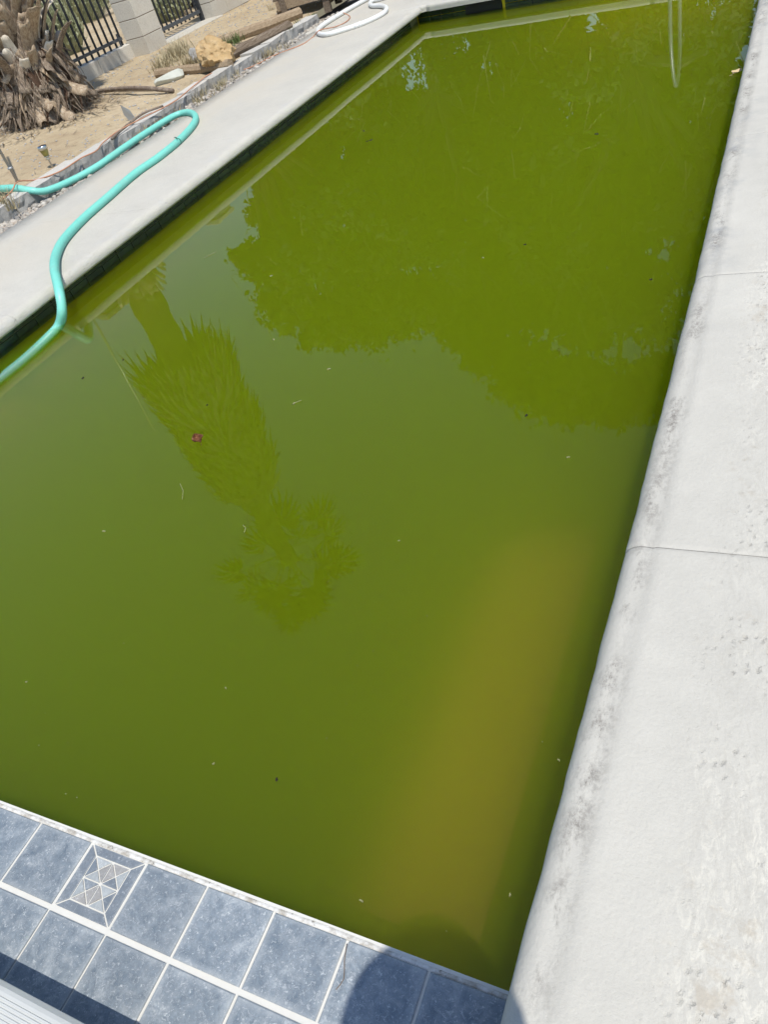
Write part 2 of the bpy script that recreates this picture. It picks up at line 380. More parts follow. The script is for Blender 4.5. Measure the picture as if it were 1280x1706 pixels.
va = t.n('ShaderNodeVolumeAbsorption'); va.inputs['Density'].default_value = 1.85; va.inputs['Color'].default_value = (.505, .575, .0, 1)
ad = t.n('ShaderNodeAddShader'); t.l(vs.outputs[0], ad.inputs[0]); t.l(va.outputs[0], ad.inputs[1]); t.l(ad.outputs[0], t.out.inputs['Volume'])
M['water'] = t.m

# ------------------------------------------------------------------ pool, water
XL, XR, Y0 = -3.60, -0.20, 0.298               # pool walls
def far_y(x): return 8.60 - .25*(x+3.44)        # far wall slants slightly
FZ = -1.15
pool = MB()                                     # basin: inner walls and floor with thickness
def basin():
    b = MB()
    b.box(((XL+XR)/2, 4.4, FZ-.1), (XR-XL+.6, 9.6, .2))
    b.box((XL-.12, 4.4, (FZ+.085)/2), (.24, 9.4, .085-FZ))
    b.box((XR+.12, 4.2, (FZ+.085)/2), (.24, 9.0, .085-FZ))
    n = len(b.V)
    for z in (FZ, .085):
        for x, y in ((XL-.2, far_y(XL-.2)), (XR+.2, far_y(XR+.2)), (XR+.2, 9.4), (XL-.2, 9.4)): b.V.append(Vector((x, y, z)))
    b.F += [(n,n+1,n+5,n+4),(n+1,n+2,n+6,n+5),(n+2,n+3,n+7,n+6),(n+3,n,n+4,n+7),(n+4,n+5,n+6,n+7)]
    b.box(((XL+XR)/2, Y0-.17, (FZ-.02)/2), (XR-XL+.4, .30, -.02-FZ))
    return b
shell = basin().build('pool_basin', M['shell']); tag(shell, kind='structure')
def mound(name, x0, x1, y0, y1, hf):
    nx_, ny_ = 26, 40; V, Fc = [], []
    for j in range(ny_+1):
        for i in range(nx_+1):
            x = x0+(x1-x0)*i/nx_; y = y0+(y1-y0)*j/ny_; V.append((x, y, hf(x, y)))
    for j in range(ny_):
        for i in range(nx_): a = j*(nx_+1)+i; Fc.append((a, a+1, a+nx_+2, a+nx_+1))
    return mesh(name, V, Fc, M['shell'], shell, True)
def sm(a, b_, x): t_ = min(1, max(0, (x-a)/(b_-a))); return t_*t_*(3-2*t_)
mound('underwater_bench', -1.5, -.19, .25, 2.8, lambda x, y: -1.14+.675*sm(-1.45, -.68, x)*sm(-.10, -.54, x)*sm(2.8, 1.6, y))
mound('underwater_step', -3.2, -.19, 5.6, 8.3, lambda x, y: -1.14+.90*sm(5.9, 7.9, y)*sm(-3.0, -1.6, x))
n = 0
wv, wf = [], []
e = .06
P4 = [(XL-e, Y0-.03), (XR+e, Y0-.03), (XR+e, far_y(XR+e)+e), (XL-e, far_y(XL-e)+e)]
wv = [(x, y, FZ-.05) for x, y in P4] + [(x, y, 0.0) for x, y in P4]
wf = [(3,2,1,0),(4,5,6,7),(0,1,5,4),(1,2,6,5),(2,3,7,6),(3,0,4,7)]
water = mesh('water', wv, wf, M['water']); tag(water, kind='structure')

# waterline tiles under the left and far coping
gt = MB(); gt.box((XL+.002, 4.3, .03), (.008, 8.9, .12)); gt.build('tile_grout', M['algae_grout'], shell)
tm = MB().bev((0,0,0), (.146, .055, .010), .0025)
base_t = None
def wtile(px, py, pz, rz):
    global base_t
    if base_t is None:
        base_t = mesh('waterline_tile', tm.V, tm.F, M['water_tile'], shell)
        o = base_t
    else:
        o = base_t.copy(); COL.objects.link(o)
    o.matrix_basis = Matrix.Translation((px,py,pz)) @ Matrix.Rotation(rz, 4, 'Z') @ Matrix.Rotation(R(90), 4, 'X')
y = .40
while y < 8.5:
    wtile(XL+.008+random.uniform(-.001,.001), y, .062, R(90)); wtile(XL+.008+random.uniform(-.001,.001), y, .003, R(90)); y += .150
dx = Vector((1, -.25, 0)).normalized(); ang = math.atan2(dx.y, dx.x)
s_ = .1
while s_ < 3.4:
    p = Vector((XL, far_y(XL), 0)) + dx*s_
    if not (.62 < s_ < 1.05):
        wtile(p.x, p.y-.008, .062, ang); wtile(p.x, p.y-.008, .003, ang)
    s_ += .150
sk = MB(); p = Vector((XL, far_y(XL), .03)) + dx*.83
Mz = Matrix.Rotation(ang, 3, 'Z')
sk.box(p+Vector((0,-.004,.0)), (.42, .02, .12), Mz); skim = sk.build('skimmer_mouth', M['black_hole'], shell)  # solid black box in place of a recess, its darkness is painted shade

# ------------------------------------------------------------------ decks: cast slabs with rounded nose
def slab(y0, y1, prof, mat, parent, seed, amp=.004, rdz=.003, bow=False):
    """prof: (x,z) cross-section, nose first; extruded along y with an uneven edge"""
    ny = max(4, int((y1-y0)/.03)); V, Fc = [], []; k = len(prof)
    L_ = y1-y0; ts = [0, .002/L_, .005/L_, .009/L_, .014/L_]; ts = ts+[.02/L_+(1-.04/L_)*i/ny for i in range(ny+1)]+[1-q for q in reversed(ts)]; ny = len(ts)-1
    for i in range(ny+1):
        t_ = ts[i]; y = y0+(y1-y0)*t_
        e_ = min(t_, 1-t_)*(y1-y0)
        rd = rdz*max(0, 1-e_/.012)**2
        for j, (x, z, wgt) in enumerate(prof):
            q = nz((x, y, z), 5, 9)*amp*.6 + nz((x, y, z), 22, 12)*amp*.45 + nz((x, y, z), 60, 15)*amp*.2 + nz((0, y, 0), 1.1, 3)*amp*.8
            bow_ = -.034*(min(1, max(0, (2.5-y)/2.2))**1.3)*wgt if bow else 0.0   # the edge swings out a little at the near end
            V.append((x+bow_+q*wgt*1.2, y, z+q*.5*wgt-rd))
    for i in range(ny):
        for j in range(k-1):
            a = i*k+j; Fc.append((a, a+1, a+k+1, a+k))
        Fc.append((i*k+k-1, i*k, (i+1)*k, (i+1)*k+k-1))
    Fc.append(tuple(range(k))); Fc.append(tuple(ny*k+j for j in reversed(range(k))))
    return mesh('slab', V, Fc, mat, parent, True)
def nose(xe, zt, r, sgn, outer, ridge=False):
    """rounded nose at x=xe, slab reaching to x=outer; sgn = direction from nose into the slab"""
    P = [(xe+sgn*.016, zt-r-.006, 1.0)]
    for a in range(-22, 91, 14):
        an = R(a); P.append((xe+sgn*(r-r*math.cos(an)), zt-r+r*math.sin(an), 1.0))
    if ridge: P += [(xe+sgn*.060, zt-.001, .8), (xe+sgn*.066, zt+.0022, .8)]
    P += [(xe+sgn*.085, zt+.002, .6), (xe+sgn*.2, zt+.003, .35)]
    k = 5
    for i in range(1, k+1): P.append((xe+sgn*.2+(outer-xe-sgn*.2)*i/k, zt+.004, .3))
    P += [(outer, zt-.12, 0), (xe+sgn*.14, zt-.12, 0), (xe+sgn*.14, zt-r-.006, 0)]
    return P
deckL = empty('pool_deck', (-4.1, 5, .15)); tag(deckL, kind='structure')
ZD = .15
PL = nose(-3.482, ZD, .044, -1, -4.77)
ys = [-1.2, -.15, 1.13, 2.40, 3.68, 4.92, 6.24, 7.45, 8.52]
for i in range(len(ys)-1): slab(ys[i]+.0002, ys[i+1]-.0002, PL, M['concrete_left'], deckL, i, .005, .0018)
# far-left corner slab and the far coping
def far_deck():
    fy = lambda x: far_y(x) - .085
    pts = [(-4.90, 8.524), (-3.475, 8.524), (-3.43, fy(-3.43)+.02), (-3.38, fy(-3.38)), (-1.9, fy(-1.9)), (-1.9, 11.5), (-4.90, 11.5)]
    return pts
def poly_slab(pts, zt, th, r, mat, parent, nose_edges):
    bm = bmesh.new(); vs_ = [bm.verts.new((x, y, zt)) for x, y in pts]; f = bm.faces.new(vs_)
    if f.normal.z < 0: f.normal_flip()
    res = bmesh.ops.extrude_face_region(bm, geom=[f])
    for v in [g for g in res['geom'] if isinstance(g, bmesh.types.BMVert)]: v.co.z -= th
    bm.normal_update()
    bmesh.ops.recalc_face_normals(bm, faces=bm.faces)
    ed = [e for e in bm.edges if all(abs(v.co.z-zt) < 1e-6 for v in e.verts)]
    bmesh.ops.bevel(bm, geom=ed, offset=r, segments=5, profile=.5, affect='EDGES')
    me = bpy.data.meshes.new('slab'); bm.to_mesh(me); bm.free(); me.materials.append(mat)
    return link('slab', me, parent)
poly_slab(far_deck(), ZD+.002, .06, .028, M['concrete_left'], deckL, None)
poly_slab([(-1.896, far_y(-1.896)-.085), (-.30, far_y(-.30)-.085), (-.30, 11.5), (-1.896, 11.5)], ZD+.002, .06, .028, M['concrete_left'], deckL, None)
deckR = empty('pool_deck', (.5, 2, .15)); tag(deckR, kind='structure')
PR = nose(-.236, ZD, .042, 1, 3.2, True)
ys = [-2.4, -1.2, -.02, 1.188, 2.405, 3.615, 4.83, 6.05, 7.27, 8.5, 9.7]
for i in range(len(ys)-1): slab(ys[i]+.0005, ys[i+1]-.0005, PR, M['concrete_right'], deckR, i+20, amp=.0035, bow=True)
jm = MB(); jm.box((1.56, 3.6, .0842), (3.22, 12.1, .13)); jm.build('joint_fill', M['mortar'], deckR)
jm = MB(); jm.box((-4.21, 3.6, .0800), (1.08, 9.7, .13)); jm.build('joint_fill', M['mortar'], deckL)

# ------------------------------------------------------------------ tiled ledge at the near end
ZT = .030
ledge = empty('tiled_ledge', (-1.0, 0, 0)); tag(ledge, 'blue-grey tiled ledge with pale grout at the near end of the pool', 'ledge')
b = MB(); b.box((-1.93, -.083, -.1), (3.37, .772, .2585)); b.build('grout_bed', M['grout'], ledge)
# worn edge strip on the water side
V, Fc = [], []
ny = 120
for i in range(ny+1):
    x = -3.6+3.345*i/ny; q = nz((x,0,0), 9, 3)*.0016+nz((x,0,0), 40, 5)*.0016-.002
    for (yy, zz) in ((.2885, ZT+.0002), (.2985+q, ZT+.0012), (.304+q, ZT-.005), (.304+q, -.12), (.2885, -.12)): V.append((x, yy, zz))
for i in range(ny):
    for j in range(5): Fc.append((i*5+j, (i+1)*5+j, (i+1)*5+(j+1)%5, i*5+(j+1)%5))
Fc += [(4,3,2,1,0), tuple(ny*5+j for j in range(5))]
mesh('ledge_edge', V, Fc, M['edge_grout'], ledge, True)
TW, PX = .1482, .1545
rows = [(.1605, .2890), (.0155, .1495), (-.135, .0095), (-.285, -.141), (-.435, -.291)]
proto = {}
for ri, (ya, yb) in enumerate(rows):
    tb = MB().bev((0,0,0), (TW, yb-ya, .008), .0022, None, .0018)
    me = None
    for k in range(0, 21 if ri < 3 else 16):
        xc = -.265-PX*(k+.5)
        if ri == 0 and k == 5: continue
        mt = M['tile']
        if me is None:
            o = mesh('tile', tb.V, tb.F, mt, ledge); me = o.data
        else: o = link('tile', me, ledge)
        o.location = (xc+random.uniform(-.0008,.0008), (ya+yb)/2, ZT+random.uniform(-.0006,.0006)); o.rotation_euler.z = R(random.uniform(-.25,.25))
# mosaic insert tile
xc, ya, yb = -.265-PX*5.5, rows[0][0], rows[0][1]
mos = empty('mosaic_tile', (xc, (ya+yb)/2, ZT)); mos.parent = ledge; mos.matrix_parent_inverse = Matrix.Translation(-Vector(ledge.location))
tag(mos, 'tile inlaid with a star mosaic of pale triangles inside a slate frame')
hw, hd = TW/2, (yb-ya)/2
iw, ih = hw*.64, hd*.68
def piece(pts, mat, gap=.0018, h=.0016):
    c = sum((Vector(p) for p in pts), Vector((0,0)))/len(pts)
    ins = []
    k = len(pts)
    for i in range(k):
        p0, p1, p2 = Vector(pts[i-1]), Vector(pts[i]), Vector(pts[(i+1)%k])
        d1 = (p1-p0).normalized(); d2 = (p2-p1).normalized()
        n1 = Vector((-d1.y, d1.x)); n2 = Vector((-d2.y, d2.x))
        if n1.dot(c-p1) < 0: n1 = -n1
        if n2.dot(c-p1) < 0: n2 = -n2
        bis = n1+n2; bis = bis/(bis.dot(n1)) if abs(bis.dot(n1)) > .2 else bis*2
        ins.append(p1+bis*gap)
    area = sum(ins[i].x*ins[(i+1)%k].y-ins[(i+1)%k].x*ins[i].y for i in range(k))
    if area < 0: ins.reverse()
    V = [(p.x, p.y, -.002) for p in ins]+[(p.x, p.y, h-.0006) for p in ins]
    ci = sum(ins, Vector((0,0)))/k
    V += [((p+(ci-p)*.04).x, (p+(ci-p)*.04).y, h) for p in ins]
    Fc = [tuple(range(2*k, 3*k))]
    for a in (0, k):
        for i in range(k): Fc.append((a+i, a+(i+1)%k, a+k+(i+1)%k, a+k+i))
    me = bpy.data.meshes.new('mosaic_piece'); me.from_pydata(V, [], Fc); me.materials.append(mat)
    o = bpy.data.objects.new('mosaic_piece', me); COL.objects.link(o); o.parent = mos
o4 = [(-hw,-hd),(hw,-hd),(hw,hd),(-hw,hd)]; i4 = [(-iw,-ih),(iw,-ih),(iw,ih),(-iw,ih)]
for i in range(4):
    j = (i+1)%4; piece([o4[i], o4[j], i4[j], i4[i]], M['tile_dark'])
# inner star: rectangle with mid points, diamond and diagonals
mid = [(0,-ih),(iw,0),(0,ih),(-iw,0)]
for i in range(4):
    c4 = Vector(i4[i]); ma = Vector(mid[i-1]); mb_ = Vector(mid[i]); h2 = (ma+mb_)/2
    piece([c4, ma, h2], M['tile_pale'], .0014); piece([c4, h2, mb_], M['tile_dark' if i%2 else 'tile_brown'], .0014)
    piece([(0,0), ma, h2], M['tile_dark' if i%2 == 0 else 'tile_brown'], .0014); piece([(0,0), h2, mb_], M['tile_pale' if i%2 else 'tile_brown'], .0014)

# ribbed white plank on the ledge
plank = empty('ribbed_bench', (-1.3, -.12, ZT)); tag(plank, 'white ribbed plastic bench standing low on the tiled ledge', 'bench')
prof = [(.018, .128), (.017, .150), (.010, .158), (.004, .1605), (-.001, .161)]
y = -.001
while y > -.29:
    prof += [(y-.001, .161), (y-.0020, .1630), (y-.0044, .1630), (y-.0054, .161)]; y -= .0064
prof += [(y-.004, .160), (y-.006, .128)]
V, Fc = [], []; k = len(prof)
for x in (-2.1, -.66):
    for (yy, zz) in prof: V.append((x, yy, zz))
for j in range(k): Fc.append((j, (j+1)%k, k+(j+1)%k, k+j))
Fc += [tuple(range(k)), tuple(k+j for j in reversed(range(k)))]
mesh('ribbed_top', V, Fc, M['plank'], plank)
for x in (-1.98, -.78):
    MB().bev((x, -.14, ZT+.054), (.05, .22, .092), .006).build('leg', M['plank'], plank)

# ------------------------------------------------------------------ ground
def soil_z(x, y):
    r = .20 + .085*min(1, max(0, (-5.25-x)/1.6))
    r += .014*nz((x,y,0), .9, 2) + .006*nz((x,y,0), 4, 3) + .004*nz((x,y,0), 11, 4)
    d = math.hypot(x+6.7, y-6.3); r += .03*math.exp(-(d/.75)**2)
    if x < -9: r -= .02*min(8, -9-x)*.3
    if x > 3.5 or y < -1.5 : r = .10
    return r
def lines(a, b, f0, f1, fine, coarse):
    xs = []
    x = a
    while x < b-1e-6:
        xs.append(x); x += fine if f0 <= x < f1 else coarse*(1 if abs(x-(f0+f1)/2) < 30 else 6)
    xs.append(b); return xs
gx = sorted(set([round(v,3) for v in lines(-400,400,-1e3,-1e3,1,3)] + [-5.20, 3.15] + [round(-9.4+.07*i,3) for i in range(60)]))
gx = [x for x in gx if not (-5.20 < x < 3.15 and x not in (-5.20, 3.15))] 
gx = [x for x in gx if abs(x) < 40 or round(x)%15 == 0]
gy = sorted(set([round(v,3) for v in lines(-400,400,-1e3,-1e3,1,3)] + [-2.3, 11.45] + [round(4+.07*i,3) for i in range(106)]))
gy = [y for y in gy if abs(y) < 40 or round(y)%15 == 0]
V = [(x, y, soil_z(x, y)) for y in gy for x in gx]; nx = len(gx); Fc = []
for j in range(len(gy)-1):
    for i in range(nx-1):
        if gx[i] >= -5.2 and gx[i+1] <= 3.15 and gy[j] >= -2.3-1e-6 and gy[j+1] <= 11.45+1e-6: continue
        Fc.append((j*nx+i, j*nx+i+1, (j+1)*nx+i+1, (j+1)*nx+i))
g_ = mesh('ground', V, Fc, M['soil'], None, True); tag(g_, kind='structure')
b = MB(); b.box((-4.99, 4.5, .05), (.62, 13.9, .12)); tag(b.build('gravel_bed', M['gravel_bed']), kind='structure')
b = MB(); b.box((-1.5, -1.35, -.06), (3.6, 1.74, .12)); tag(b.build('patio', M['concrete_left']), kind='structure')

def blob(c, d, seed, sub=2, amp=.18, fr=1.5, rot=0):
    bm = bmesh.new(); bmesh.ops.create_icosphere(bm, subdivisions=sub, radius=1)
    Mz = Matrix.Rotation(rot, 3, 'Z')
    V = []
    for v in bm.verts:
        q = 1+amp*nz(v.co, fr, seed)+amp*.5*nz(v.co, fr*2.7, seed+3)
        p = Vector((v.co.x*d[0]*q, v.co.y*d[1]*q, v.co.z*d[2]*q)); V.append(Mz @ p + Vector(c))
    Fc = [[v.index for v in f.verts] for f in bm.faces]; bm.free(); return V, Fc
# pebbles in the gravel strip
rg = random.Random(3); V, Fc = [], []
for i in range(3900):
    y = 3.3+rg.random()**1.1*6.2 if i < 2600 else rg.uniform(-1.5, 3.3); x = rg.uniform(-5.04, -4.765); s = rg.uniform(.010, .024)*(1.4 if rg.random() < .15 else 1)
    v, f = blob((x, y, .112+s*.45+rg.uniform(0,.012)), (s*rg.uniform(.8,1.4), s*rg.uniform(.7,1.2), s*rg.uniform(.5,.8)), rg.random()*50, 1, .15, 1, rg.random()*6)
    n = len(V); V += v; Fc += [[n+a for a in q] for q in f]
tag(mesh('gravel', V, Fc, M['pebble'], None, True), 'pale pebbles in the strip between deck and low block wall', 'gravel', kind='stuff')

# low wall of split-face blocks along the yard
wall = empty('garden_wall', (-5.12, 6, .12)); tag(wall, 'low wall of rough grey blocks edging the sandy yard', 'garden wall')
def split_block(yc, ln, xf, zt, seed, rz):
    bm = bmesh.new(); bmesh.ops.create_grid(bm, x_segments=7, y_segments=4, size=.5)
    V, Fc = [], []
    nyy, nzz = 10, 4; h = .14; dp = .17
    for i in range(nyy+1):
        for j in range(nzz+1):
            u_, v_ = i/nyy-.5, j/nzz
            q = (nz((u_*ln, v_*h, seed), 18, seed)*.016 + nz((u_*ln, v_*h, 0), 45, seed)*.008)*(1 if j < nzz else .35)
            V.append((q-(.012 if i in (0,nyy) else 0)+(.004 if j < nzz else 0), u_*ln, v_*h-h))
    for i in range(nyy):
        for j in range(nzz): a = i*(nzz+1)+j; Fc.append((a, a+nzz+1, a+nzz+2, a+1))
    n = len(V); V += [(-dp, -ln/2+.004, 0), (-dp, ln/2-.004, 0), (-dp, -ln/2+.004, -h), (-dp, ln/2-.004, -h)]
    top = [i*(nzz+1)+nzz for i in range(nyy+1)]
    Fc.append(tuple(top+[n+1, n])); Fc.append((n, n+2)+tuple(j for j in range(nzz+1)))
    Fc.append((n+1,)+tuple(nyy*(nzz+1)+j for j in reversed(range(nzz+1)))+(n+3,)); Fc.append((n, n+1, n+3, n+2))
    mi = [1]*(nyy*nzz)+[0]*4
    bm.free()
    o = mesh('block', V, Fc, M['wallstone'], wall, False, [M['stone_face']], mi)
    o.location = (xf, yc, zt); o.rotation_euler = (R(rg.uniform(-2,2)), R(rg.uniform(-2,2)), rz)
yy = -1.6; i = 0
while yy < 9.1:
    ln = .395 if i%5 else .36
    split_block(yy+ln/2, ln, -5.03+rg.uniform(-.02,.02), .222+rg.uniform(-.008,.008), i*3+1, R(rg.uniform(-4,4)))
    yy += ln+rg.uniform(.004,.022); i += 1

# ------------------------------------------------------------------ fence, pillars, gate
ZG = .28
curb = empty('fence_curb', (-7.7, 8, ZG)); tag(curb, 'row of concrete curb blocks under the black iron fence', 'curb')
y = 6.62
while y < 8.85:
    MB().bev((-7.70, y+.195, ZG+.04), (.20, .385, .24), .006).build('block', M['cmu'], curb); y += .395
fence = empty('iron_fence', (-7.7, 7.8, ZG)); tag(fence, 'black iron bar fence between the palm and the block pillar', 'fence')
k = 0; y = 6.66
bmesh_bar = None
while y < 8.86:
    bb = MB().box((0,0,.84), (.020, .020, 1.42))
    if bmesh_bar is None: o = bb.build('bar', M['iron'], fence); bmesh_bar = o.data
    else: o = link('bar', bmesh_bar, fence)
    o.location = (-7.70, y, ZG); y += .122
for z in (.235, 1.42): MB().box((-7.70, 7.76, ZG+z), (.042, 2.22, .032)).build('rail', M['iron_rail'], fence)
MB().box((-7.665, 8.78, ZG+.22), (.02, .012, .16)).build('bracket', M['iron_rail'], fence)

def pillar(x0, x1, y0, y1, label, courses=8):
    p = empty('block_pillar', ((x0+x1)/2, (y0+y1)/2, ZG)); tag(p, label, 'pillar')
    MB().box(((x0+x1)/2, (y0+y1)/2, ZG+.8-.1), (x1-x0-.012, y1-y0-.012, 1.8)).build('mortar_core', M['mortar_brown'], p)
    for c in range(-1, courses):
        bb = MB()
        bb.bev(((x0+x1)/2, (y0+y1)/2, ZG+c*.2+.096), (x1-x0, y1-y0, .190), .003); bb.build('block', M['cmu'], p)
    MB().bev(((x0+x1)/2, (y0+y1)/2, ZG+courses*.2+.03), (x1-x0+.06, y1-y0+.06, .06), .01).build('cap', M['cmu'], p)
pillar(-7.64, -7.34, 8.87, 9.27, 'tan concrete block pillar between the iron fence and the gate')
pillar(-7.74, -7.34, 6.20, 6.60, 'grey concrete block pillar half hidden behind the palm trunk')
gate = empty('iron_gate', (-7.62, 9.9, ZG)); tag(gate, 'black iron gate of thin bars beside the block pillar', 'gate')
GX = -7.62; gm = None
y = 9.34
while y < 10.52:
    if gm is None: o = MB().box((0,0,.82), (.018,.018,1.46)).build('bar', M['iron'], gate); gm = o.data
    else: o = link('bar', gm, gate)
    o.location = (GX, y, ZG); y += .105
for z in (.135, 1.45): MB().box((GX, 9.93, ZG+z), (.045, 1.24, .04)).build('rail', M['iron_rail'], gate)
for yy_ in (9.29, 10.58): MB().box((GX, yy_, ZG+.75), (.05, .05, 1.56)).build('post', M['iron'], gate)
b = MB(); b.bev((-7.52, 9.98, ZG-.03), (.42, 1.34, .10), .01); tag(b.build('gate_sill', M['concrete_left']), 'pale concrete sill under the black iron gate', 'sill')
bw = empty('block_wall', (-7.5, 12, ZG)); tag(bw, 'tan concrete block wall right of the iron gate', 'wall')
MB().box((-7.55, 11.15, ZG+.7), (.17, .98, 1.75)).build('mortar_core', M['mortar_brown'], bw)
for c in range(-1, 8):
    y = 10.64 - (.2 if c%2 else 0)
    while y < 11.6:
        a, e2 = max(y, 10.64), min(y+.392, 11.64)
        if e2-a > .05: MB().bev((-7.55, (a+e2)/2, ZG+c*.2+.096), (.2, e2-a, .190), .003).build('block', M['cmu'], bw)
        y += .40
# wooden trellis past the wall
tl = empty('wooden_trellis', (-7.5, 11.9, ZG)); tag(tl, 'brown wooden trellis panel at the end of the block wall', 'trellis')
for i in range(6): MB().box((-7.5, 11.72+.10*i, ZG+.6), (.02, .05, 1.3), Matrix.Rotation(R(rg.uniform(-3,3)), 3, 'X')).build('slat', M['timber'], tl)
for z in (.15, .8): MB().box((-7.47, 11.97, ZG+z), (.02, .66, .05)).build('slat', M['timber'], tl)

# ------------------------------------------------------------------ palm
PA = Vector((-6.72, 6.30, 0))
palm = empty('fan_palm', (PA.x, PA.y, .25)); tag(palm, 'tall fan palm with shaggy grey trunk base in the sandy yard', 'palm tree')
def palm_r(z):
    if z < .28: return .42
    pts = [(.28,.42),(.5,.38),(.8,.31),(1.2,.265),(1.6,.225),(6.6,.15)]
    for (a, ra), (b_, rb) in zip(pts, pts[1:]):
        if z <= b_: return ra+(rb-ra)*(z-a)/(b_-a)
    return .2
def palm_c(z): return PA+Vector((.012*max(0,z-1)**1.3, .016*max(0, z-1)**1.4, z))
b = MB(); zs = [.1+.12*i for i in range(54)]
b.tube([palm_c(z) for z in zs], [palm_r(z)*(.90+.06*math.sin(z*37)) for z in zs], 18)
b.build('trunk', M['trunk_palm'], palm)
# leaf bases: cupped, tapering, torn at the end
def boot_mesh(L, W0, W1, curl, cup, seed, th=.012):
    V, Fc = [], []; n, mcols = 6, 4
    rr = random.Random(seed)
    jag = [rr.uniform(-.05,.05) for _ in range(mcols+1)]
    for side in (0, 1):
        for i in range(n+1):
            t_ = i/n; wv_ = W0+(W1-W0)*t_**.7
            for j in range(mcols+1):
                u_ = j/mcols*2-1
                V.append((u_*wv_/2, (curl*t_*t_*L)-cup*u_*u_*wv_*(1-.4*t_)+(-th*(1-.5*abs(u_)) if side else 0), L*t_+(jag[j]*L if i == n else 0)))
    k = mcols+1; S = (n+1)*k
    for i in range(n):
        for j in range(mcols):
            a = i*k+j; Fc.append((a, a+1, a+k+1, a+k)); Fc.append((S+a, S+a+k, S+a+k+1, S+a+1))
        Fc.append((i*k, (i+1)*k, S+(i+1)*k, S+i*k)); Fc.append((i*k+mcols, S+i*k+mcols, S+(i+1)*k+mcols, (i+1)*k+mcols))
    for j in range(mcols): Fc.append((n*k+j, n*k+j+1, S+n*k+j+1, S+n*k+j))
    return V, Fc
boots = []
for q in range(5):
    V, Fc = boot_mesh(.24+.03*q, .17-.01*q, .085+.008*q, .16+.05*q, .28, q)
    for mt in ('boot', 'boot_pale', 'fibre'):
        me = bpy.data.meshes.new('leaf_base'); me.from_pydata(V, [], Fc); me.materials.append(M[mt]); me.polygons.foreach_set('use_smooth', [True]*len(me.polygons)); boots.append(me)
rb = random.Random(11)
def place(o, pos, out, tilt, roll=0, scale=1):
    """local z = along, local y = outward face"""
    zax = (Vector((0,0,1))*math.cos(tilt)+out*math.sin(tilt)).normalized(); yax = (out-zax*out.dot(zax)).normalized(); xax = yax.cross(zax)
    Mx = Matrix((xax, yax, zax)).transposed() @ Matrix.Rotation(roll, 3, 'Y')
    o.matrix_basis = Matrix.Translation(pos) @ Mx.to_4x4() @ Matrix.Diagonal((scale,)*3).to_4x4()
for i in range(270):
    z = .60+i*.0068+max(0, i-120)*.004; a = i*2.399+rb.uniform(-.2,.2); out = Vector((math.cos(a), math.sin(a), 0))
    if out.dot(Vector((.7,-.7,0))) < -.55: continue
    if z > 1.45: continue
    o = link('leaf_base', boots[rb.randrange(5)*3+(1 if rb.random() < .22 else (2 if rb.random() < .3 else 0))], palm)
    place(o, palm_c(z)+out*(palm_r(z)*.90), out, R(rb.uniform(4,26) if z < 1.3 else rb.uniform(0,9)), R(rb.uniform(-26,26)), rb.uniform(.75,1.2))
# hanging dead leaf strips on the base
def strip_mesh(L, W, seed):
    rr = random.Random(seed); V, Fc = [], []; n = 6; tw = rr.uniform(-.9,.9); bow = rr.uniform(.02,.10)
    for i in range(n+1):
        t_ = i/n; ww = W*(1-.65*t_)*(1+.25*math.sin(t_*9+seed)); a = tw*t_
        for u_ in (-1, 0, 1):
            V.append((u_*ww/2*math.cos(a)+.03*math.sin(seed+t_*3)*L, bow*math.sin(t_*2.6)+abs(u_)*ww*.22+u_*ww/2*math.sin(a)*.6, -L*t_))
    for i in range(n):
        for j in (0, 1): a = i*3+j; Fc.append((a, a+1, a+4, a+3))
    return V, Fc
strips = []
for q in range(8):
    V, Fc = strip_mesh(.20+.035*q, .022+.014*(q%4), q*5)
    for mt in ('fibre', 'boot', 'core'):
        me = bpy.data.meshes.new('dead_leaf'); me.from_pydata(V, [], Fc); me.materials.append(M[mt]); strips.append(me)
for i in range(260):
    z = rb.uniform(.36, .95); a = rb.uniform(-2.7, 1.2); out = Vector((math.cos(a), math.sin(a), 0))
    o = link('dead_leaf', strips[rb.randrange(8)*3+(0 if rb.random() < .62 else (1 if rb.random() < .5 else 2))], palm)
    rr = palm_r(z)*rb.uniform(.86, 1.10); sc_ = min(1.0, (z-.27)/.30)*rb.uniform(.7, 1.1)
    place(o, palm_c(z)+out*rr, out, R(rb.uniform(-16, 12)), R(rb.uniform(-34,34)), max(.3, sc_))
for i in range(75):
    z = rb.uniform(.45, .95); a = rb.uniform(-2.6, 1.1); out = Vector((math.cos(a), math.sin(a), 0))
    o = link('dead_leaf', boots[rb.randrange(5)*3+(2 if rb.random() < .6 else 0)], palm)
    place(o, palm_c(z)+out*palm_r(z)*rb.uniform(.98,1.1), out, R(180-rb.uniform(2,24)), R(rb.uniform(-40,40)), rb.uniform(.55,1.0)*min(1, (z-.25)/.28))
b = MB()
for i in range(900):                             # loose fibre and litter round the foot
    z = rb.uniform(.27, .95); a = rb.uniform(-2.9, 1.3); out = Vector((math.cos(a), math.sin(a), 0))
    p = palm_c(z)+out*palm_r(z)*rb.uniform(1.0, 1.18); L = rb.uniform(.06,.22); d = (Vector((rb.gauss(0,.35), rb.gauss(0,.35), -1))+out*rb.uniform(0,.7)).normalized()
    q = p+d*L; q.z = max(q.z, .28); wv_ = Vector((-out.y, out.x, 0))*rb.uniform(.0025,.006)
    b.quad(p-wv_, p+wv_, q+wv_*.3, q-wv_*.3)
